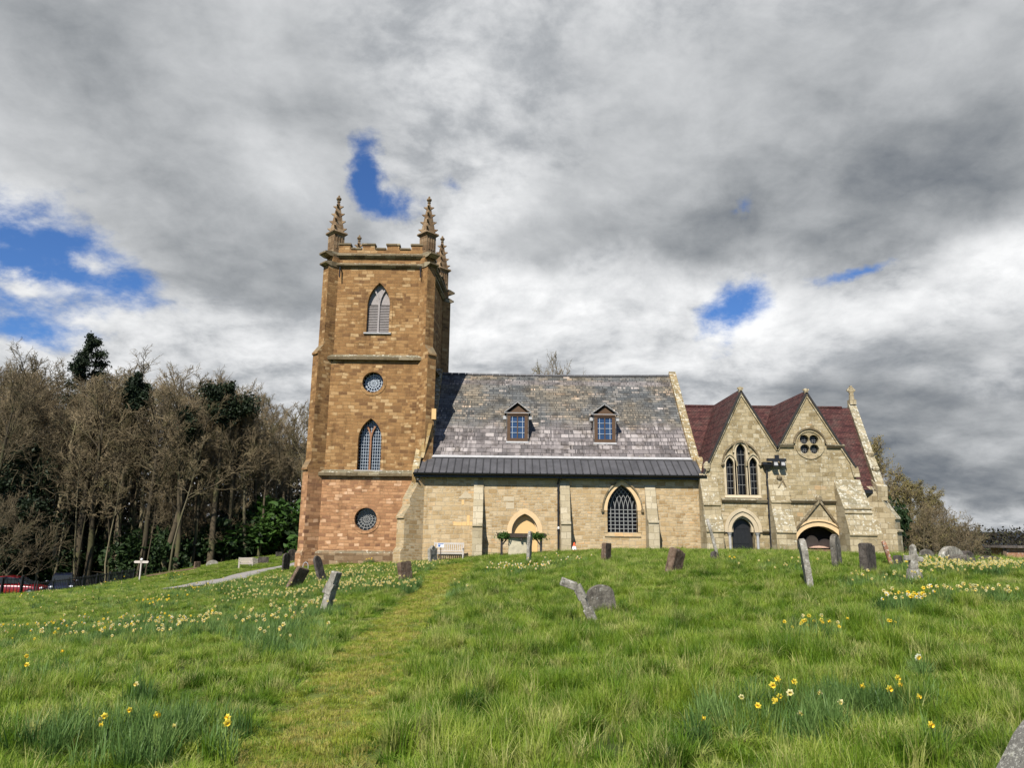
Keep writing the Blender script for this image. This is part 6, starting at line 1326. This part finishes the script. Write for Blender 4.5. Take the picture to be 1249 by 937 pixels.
def pathd(x, y):
    """distance to the middle of the mossy path in units of its half width"""
    d = np.full(len(x), 1e9)
    for (px, py), w in zip(PA[::2], PWd[::2]): d = np.minimum(d, np.hypot(x-px, y-py)/(w/2))
    return d
TA = np.array(TARM)
def off_limits(x, y):
    b = (x > -11.9) & (x < -4.5) & (y > 40.95) & (y < 50); b |= (x > -5.6) & (x < 10.9) & (y > 39.95); b |= (x > 10.5) & (x < 22) & (y > 39.5) & (y < 53)
    for i in range(len(TA)-1):
        a, c = TA[i], TA[i+1]; L2 = ((c-a)**2).sum(); t = np.clip(((x-a[0])*(c[0]-a[0])+(y-a[1])*(c[1]-a[1]))/L2, 0, 1); b |= np.hypot(x-a[0]-t*(c[0]-a[0]), y-a[1]-t*(c[1]-a[1])) < 1.75
    return b
def sample(n, y0, y1, seed, pw, wide=0.80, pad=2.0):
    """more tufts close by, fewer far off"""
    r = np.random.default_rng(seed); u = r.random(n); y = (y0**pw+u*(y1**pw-y0**pw))**(1/pw); x = r.uniform(-1, 1, n)*(wide*y+pad); return x, y, r
x, y, r = sample(125000, 2.2, 62, 5, 0.72); ok = ~off_limits(x, y) & (pathd(x, y) > 0.85+0.5*(vnoise(x, y, 2.2, 2)-0.5)); x, y = x[ok], y[ok]; n = len(x)
dist = np.hypot(x, y); hgt = 0.28+0.55*fbm(x, y, 0.7, 1, 3)+1.05*vnoise(x, y, 2.3, 12)**1.6+1.9*np.maximum(0, vnoise(x, y, 1.5, 6)-0.62); edge = np.clip((pathd(x, y)-0.9)/0.9, 0.30, 1)
side = np.where(x < -1.5-0.02*y, 0.72, 1.0); lod = 1+np.clip((dist-7)/16, 0, 1.9)
hs = 0.84*hgt*edge*side*r.uniform(0.75, 1.2, n); hs = np.where(y > 36, hs*0.8, hs); ws = lod*r.uniform(0.85, 1.15, n)
keep = (r.random(n) < 0.0+1.2*vnoise(x, y, 2.6, 17)) | (dist > 16); x, y, hs, ws, dist = x[keep], y[keep], hs[keep], ws[keep], dist[keep]
# coarse tussocks that stand above the rest
tx, ty, r2 = sample(520, 2.6, 30, 9, 0.9); k = 16; tx = np.repeat(tx, k)+r2.normal(0, 0.11, 520*k); ty = np.repeat(ty, k)+r2.normal(0, 0.11, 520*k); th_ = np.repeat(r2.uniform(0.7, 1.4, 520), k)*r2.uniform(0.8, 1.15, 520*k)
ok = ~off_limits(tx, ty) & (pathd(tx, ty) > 1.35) & ((tx > -1.5-0.1*ty) | (r2.random(520*k) < 0.35)); x = np.r_[x, tx[ok]]; y = np.r_[y, ty[ok]]; hs = np.r_[hs, th_[ok]]; ws = np.r_[ws, np.full(ok.sum(), 1.0)]; n = len(x); dist = np.hypot(x, y)
srcs = [tuft('t', 100+i, 40, 0.085, 0.17, 0.0062, 0.8, M['grass'], 3) for i in range(5)]+[tuft('t', 110+i, 34, 0.055, 0.25, 0.0072, 1.0, M['grass'], 4) for i in range(2)]+[tuft('t', 120, 60, 0.11, 0.10, 0.005, 1.1, M['grass'], 2)]
idx = r.integers(0, 8, n); idx = np.where((idx > 4) & (idx < 7) & (r.random(n) < 0.5), 0, idx); nt = int(ok.sum()); idx[n-nt:] = r.integers(5, 7, nt)
scatter('grass', np.c_[x, y, hz(x, y)], np.c_[r.normal(0, 0.10, n), r.normal(0, 0.10, n), r.uniform(0, 6.28, n)], np.c_[ws, ws, hs], idx, srcs, 'uneven green meadow grass over the whole churchyard', 'grass')
# short trodden turf on the path
x, y, r = sample(90000, 2.2, 42, 6, 0.85); ok = (pathd(x, y) < 1.15) & ~off_limits(x, y); x, y = x[ok], y[ok]; n = len(x); lod = 1+np.clip((np.hypot(x, y)-7)/14, 0, 1.6)
scatter('path_turf', np.c_[x, y, hz(x, y)+0.005], np.c_[r.normal(0, 0.2, n), r.normal(0, 0.2, n), r.uniform(0, 6.28, n)], np.c_[lod, lod, r.uniform(0.5, 1.25, n)*(0.6+0.8*vnoise(x, y, 1.5, 8))], r.integers(0, 3, n), [tuft('t', 130+i, 46, 0.08, 0.050, 0.005, 1.5, M['turf'], 2) for i in range(3)], 'short yellowish trodden turf of the mossy path', 'turf')
# ------------------------------------------------------------------ daffodils
# patches given as (pixel, pixel radius across, pixel radius in height), leaves, flowers, colour, key
PATCH = [((95, 776), 130, 15, 620, 150, 'mix', 'band'), ((250, 768), 120, 15, 620, 110, 'pale', 'band'), ((345, 785), 55, 18, 260, 18, 'pale', 'dark'), ((170, 915), 130, 26, 300, 8, 'yellow', 'near_left'),
  ((195, 742), 26, 8, 60, 20, 'yellow', 'bank'), ((130, 716), 16, 5, 50, 14, 'mix', 'bank'), ((90, 711), 10, 4, 24, 9, 'white', 'bank'), ((45, 733), 14, 6, 26, 12, 'mix', 'bank'), ((40, 720), 10, 4, 18, 12, 'white', 'bank'), ((213, 708), 8, 4, 22, 8, 'yellow', 'bank'), ((240, 725), 10, 4, 24, 8, 'yellow', 'bank'), ((150, 735), 130, 20, 240, 40, 'pale', 'bank'), ((290, 718), 60, 10, 240, 90, 'pale', 'bank'),
  ((330, 732), 60, 12, 240, 90, 'pale', 'tower'), ((440, 722), 80, 9, 380, 220, 'pale', 'tower'), ((460, 700), 90, 6, 260, 220, 'pale', 'tower'), ((400, 708), 70, 8, 260, 160, 'pale', 'tower'), ((520, 720), 30, 6, 90, 20, 'pale', 'tower'), ((375, 752), 30, 8, 120, 24, 'pale', 'tower'), ((450, 687), 8, 2, 14, 8, 'yellow', 'tower'),
  ((630, 700), 55, 8, 150, 60, 'white', 'bench'), ((562, 728), 16, 5, 60, 2, 'pale', 'bench'), ((690, 690), 70, 7, 80, 20, 'white', 'bench'),
  ((892, 692), 4, 2, 10, 4, 'yellow', 'chapel'), ((990, 782), 46, 9, 120, 17, 'yellow', 'chapel'), ((960, 700), 60, 8, 50, 12, 'pale', 'chapel'), ((1110, 746), 52, 7, 130, 34, 'mix', 'east'), ((1195, 737), 48, 6, 190, 34, 'pale', 'east'), ((1190, 700), 75, 9, 560, 330, 'pale', 'east'), ((1130, 695), 30, 7, 100, 46, 'mix', 'east'), ((1080, 715), 60, 9, 90, 22, 'pale', 'east'), ((1088, 779), 6, 2, 16, 3, 'yellow', 'chapel'),
  ((965, 885), 110, 26, 240, 11, 'yellow', 'near_right'), ((1085, 880), 70, 16, 100, 5, 'yellow', 'near_right'), ((1124, 834), 8, 2, 12, 2, 'white', 'near_right'), ((1141, 925), 8, 4, 10, 1, 'yellow', 'near_right'), ((855, 917), 8, 3, 8, 1, 'yellow', 'near_right'), ((60, 830), 90, 22, 30, 3, 'yellow', 'band'), ((170, 862), 12, 4, 12, 1, 'yellow', 'band')]
LAB = {'band': ('daffodil in the dense band across the slope left of the path', 'daffodils of the dense band left of the path'), 'dark': ('daffodil over the dark leaf clump at the end of the dense band', 'daffodils of the dark leaf clump'), 'near_left': ('daffodil in the dark leaf clump closest to the viewer left of the path', 'daffodils of the nearest clump left of the path'),
  'bank': ('daffodil on the bank between the railings and the tarmac path', 'daffodils on the bank by the railings'), 'tower': ('daffodil among the leaning headstones below the tower', 'daffodils below the tower'), 'bench': ('daffodil on the grass in front of the timber frame', 'daffodils in front of the timber frame'), 'chapel': ('daffodil in the open grass in front of the chapel gables', 'daffodils in front of the chapel'), 'east': ('daffodil on the slope between the stone cross and the chest tomb', 'daffodils between stone cross and chest tomb'), 'near_right': ('daffodil in the leafy clump nearest the viewer right of the path', 'daffodils of the nearest clump right of the path')}
M['petal_yellow'] = leafmat('yellow_petals', [(0.3, (0.66, 0.52, 0.05)), (0.7, (0.82, 0.68, 0.10))], 0.35); M['petal_pale'] = leafmat('pale_yellow_petals', [(0.3, (0.50, 0.45, 0.20)), (0.7, (0.68, 0.63, 0.36))], 0.35); M['petal_white'] = leafmat('creamy_white_petals', [(0.3, (0.66, 0.63, 0.50)), (0.7, (0.82, 0.80, 0.68))], 0.35)
M['trumpet_pale'] = leafmat('pale_trumpet', [(0.3, (0.60, 0.46, 0.10)), (0.7, (0.72, 0.60, 0.20))], 0.3); M['trumpet'] = leafmat('deep_yellow_trumpet', [(0.3, (0.78, 0.50, 0.03)), (0.7, (0.86, 0.60, 0.05))], 0.3); M['stem'] = leafmat('daffodil_stem', [(0.3, (0.05, 0.11, 0.02)), (0.7, (0.09, 0.15, 0.04))], 0.3)
def flower_geo(seed):
    """stem, petals and trumpet of one daffodil as three lists of vertices and faces"""
    r = np.random.default_rng(seed); h = 0.32; d = Vector((r.normal(0, 0.25), -1, -0.12)).normalized(); c = Vector((0, -0.03, h)); st, pe, tr = MB(), MB(), MB()
    st.tube([(0, 0, -0.05), (0.004, 0, h*0.6), (0.0, 0.01, h+0.012), tuple(c+Vector((0, 0.012, 0.004)))], [0.005, 0.004, 0.0035, 0.004], 5)
    a = d.orthogonal().normalized(); b2 = d.cross(a)
    for k in range(6):
        t = 2*math.pi*k/6+0.2; u = a*math.cos(t)+b2*math.sin(t); w = d.cross(u); o = d*(0.004*(k % 2)-0.004*(0.5+r.random())); L = 0.040*r.uniform(0.9, 1.1)
        pe.add([c+u*0.006+w*0.006+o, c+u*0.006-w*0.006+o, c+u*L*0.55-w*0.015+o+d*0.004, c+u*L*0.55+w*0.015+o+d*0.004, c+u*L+o-d*0.003], [(0, 1, 2, 3), (3, 2, 4)])
    n = 9; V = []
    for j, (q, rr) in enumerate(((0.0, 0.010), (0.016, 0.013), (0.030, 0.020))):
        for k in range(n): t = 2*math.pi*k/n; V.append(c+d*q+(a*math.cos(t)+b2*math.sin(t))*rr*(1+(0.1 if j == 2 and k % 2 else 0)))
    tr.add(V, [(j*n+k, j*n+(k+1) % n, (j+1)*n+(k+1) % n, (j+1)*n+k) for j in range(2) for k in range(n)]); return st, pe, tr
rng = np.random.default_rng(21); LP, FL = [], []
for (c, rx, ry, nl, nf, colr, key) in PATCH:
    g0 = ground(*c, 1.5, 70); gx = ground(c[0]+rx, c[1], 1.5, 70); gy0 = ground(c[0], c[1]+ry, 1.5, 70); gy1 = ground(c[0], c[1]-ry, 1.5, 70)
    for kind, n in (('l', nl), ('f', nf)):
        k = 0; tries = 0
        while k < n and tries < n*30:
            tries += 1; u, v = rng.normal(0, 0.5), rng.normal(0, 0.5)
            if u*u+v*v > 1.3: continue
            Y = (g0.y+(gy1.y-g0.y)*v) if v > 0 else (g0.y-(g0.y-gy0.y)*(-v)); X = (g0.x/g0.y)*Y+(gx.x-g0.x)*u*(Y/g0.y)
            if vnoise(np.array([X]), np.array([Y]), 2.4 if Y < 14 else 1.1, 14)[0] < 0.47 and n > 40 and rng.random() < 0.88: continue
            if off_limits(np.array([X]), np.array([Y]))[0] or pathd(np.array([X]), np.array([Y]))[0] < 1.05: continue
            k += 1
            if kind == 'l': LP.append((X, Y))
            else: FL.append((X, Y, {'mix': ['yellow', 'pale', 'pale', 'white'][int(rng.integers(0, 4))]}.get(colr, colr if rng.random() < 0.85 else 'pale'), key))
LP = np.array(LP); n = len(LP); r = np.random.default_rng(22); dd = np.hypot(LP[:, 0], LP[:, 1]); ls = r.uniform(0.42, 0.95, n)
scatter('daffodil_leaves', np.c_[LP, hz(LP[:, 0], LP[:, 1])], np.c_[r.normal(0, 0.08, n), r.normal(0, 0.08, n), r.uniform(0, 6.28, n)], np.c_[ls*(1+np.clip((dd-12)/30, 0, 0.6)), ls*(1+np.clip((dd-12)/30, 0, 0.6)), ls], r.integers(0, 4, n), [tuft('t', 140+i, 24, 0.085, 0.34, 0.012, (0.45, 0.8, 1.1, 0.6)[i], M['dleaf'], 4) for i in range(4)], 'blue green strap leaves of the daffodil clumps', 'leaves')
FL.sort(key=lambda q: math.hypot(q[0], q[1])); GEO = [flower_geo(300+i) for i in range(4)]; PROT = {}
def proto_parts(col, g):
    k = (col, g)
    if k not in PROT:
        st, pe, tr = GEO[g]; tm = M['trumpet'] if col != 'pale' else M['trumpet_pale']
        PROT[k] = [(nm, mb.build(nm, mm)) for nm, mb, mm in (('stem', st, M['stem']), ('petals', pe, M['petal_'+col]), ('trumpet', tr, tm))]
        j = MB(); mats = [M['stem'], M['petal_'+col], tm]
        for i, mb in enumerate((st, pe, tr)): j.add(mb.v, mb.f, i)
        PROT[k].append(('whole', j.build('daffodil', mats)))
        for _, o in PROT[k]: COL.objects.unlink(o)
    return PROT[k]
CN = {'yellow': 'bright yellow', 'pale': 'pale yellow', 'white': 'creamy white'}
def flower_at(i, X, Y, col, key):
    g = int(rng.integers(0, 4)); pp = proto_parts(col, g); z = gz(X, Y); s_ = float(rng.uniform(0.6, 0.85)) if Y < 12 else float(rng.uniform(0.8, 1.1)); rz = float(rng.normal(0, 0.8)); lab, grp = LAB[key]
    lab = CN[col]+' '+lab; grp = CN[col]+' '+grp
    if Y < 13:
        t = thing('daffodil', (X, Y, z), lab, 'daffodil', grp)
        for nm, o in pp[:3]: c = o.copy(); COL.objects.link(c); c.parent = t; c.name = nm
    else:
        t = pp[3][1].copy(); COL.objects.link(t); t.name = 'daffodil'; t.location = (X, Y, z); tag(t, lab, 'daffodil', grp)
    t.scale = (s_, s_, s_); t.rotation_euler = (float(rng.normal(0, 0.08)), float(rng.normal(0, 0.08)), rz)
for i, (X, Y, col, key) in enumerate(FL[:300]): flower_at(i, X, Y, col, key)
rest = MB(); mats = [M['stem'], M['petal_yellow'], M['petal_pale'], M['petal_white'], M['trumpet'], M['trumpet_pale']]
for (X, Y, col, key) in FL[300:]:
    g = GEO[int(rng.integers(0, 4))]; z = gz(X, Y); mx_ = Matrix.Translation((X, Y, z)) @ Matrix.Rotation(float(rng.normal(0, 0.9)), 4, 'Z') @ Matrix.Scale(float(rng.uniform(0.72, 1.05)), 4)
    for k, mb in zip((0, {'yellow': 1, 'pale': 2, 'white': 3}[col], 4 if col != 'pale' else 5), g): rest.add([mx_ @ Vector(v) for v in mb.v], mb.f, k)
if FL[300:]: tag(rest.build('daffodil_flowers', mats), 'scattered pale daffodils far off across the churchyard', 'daffodils', kind='stuff')
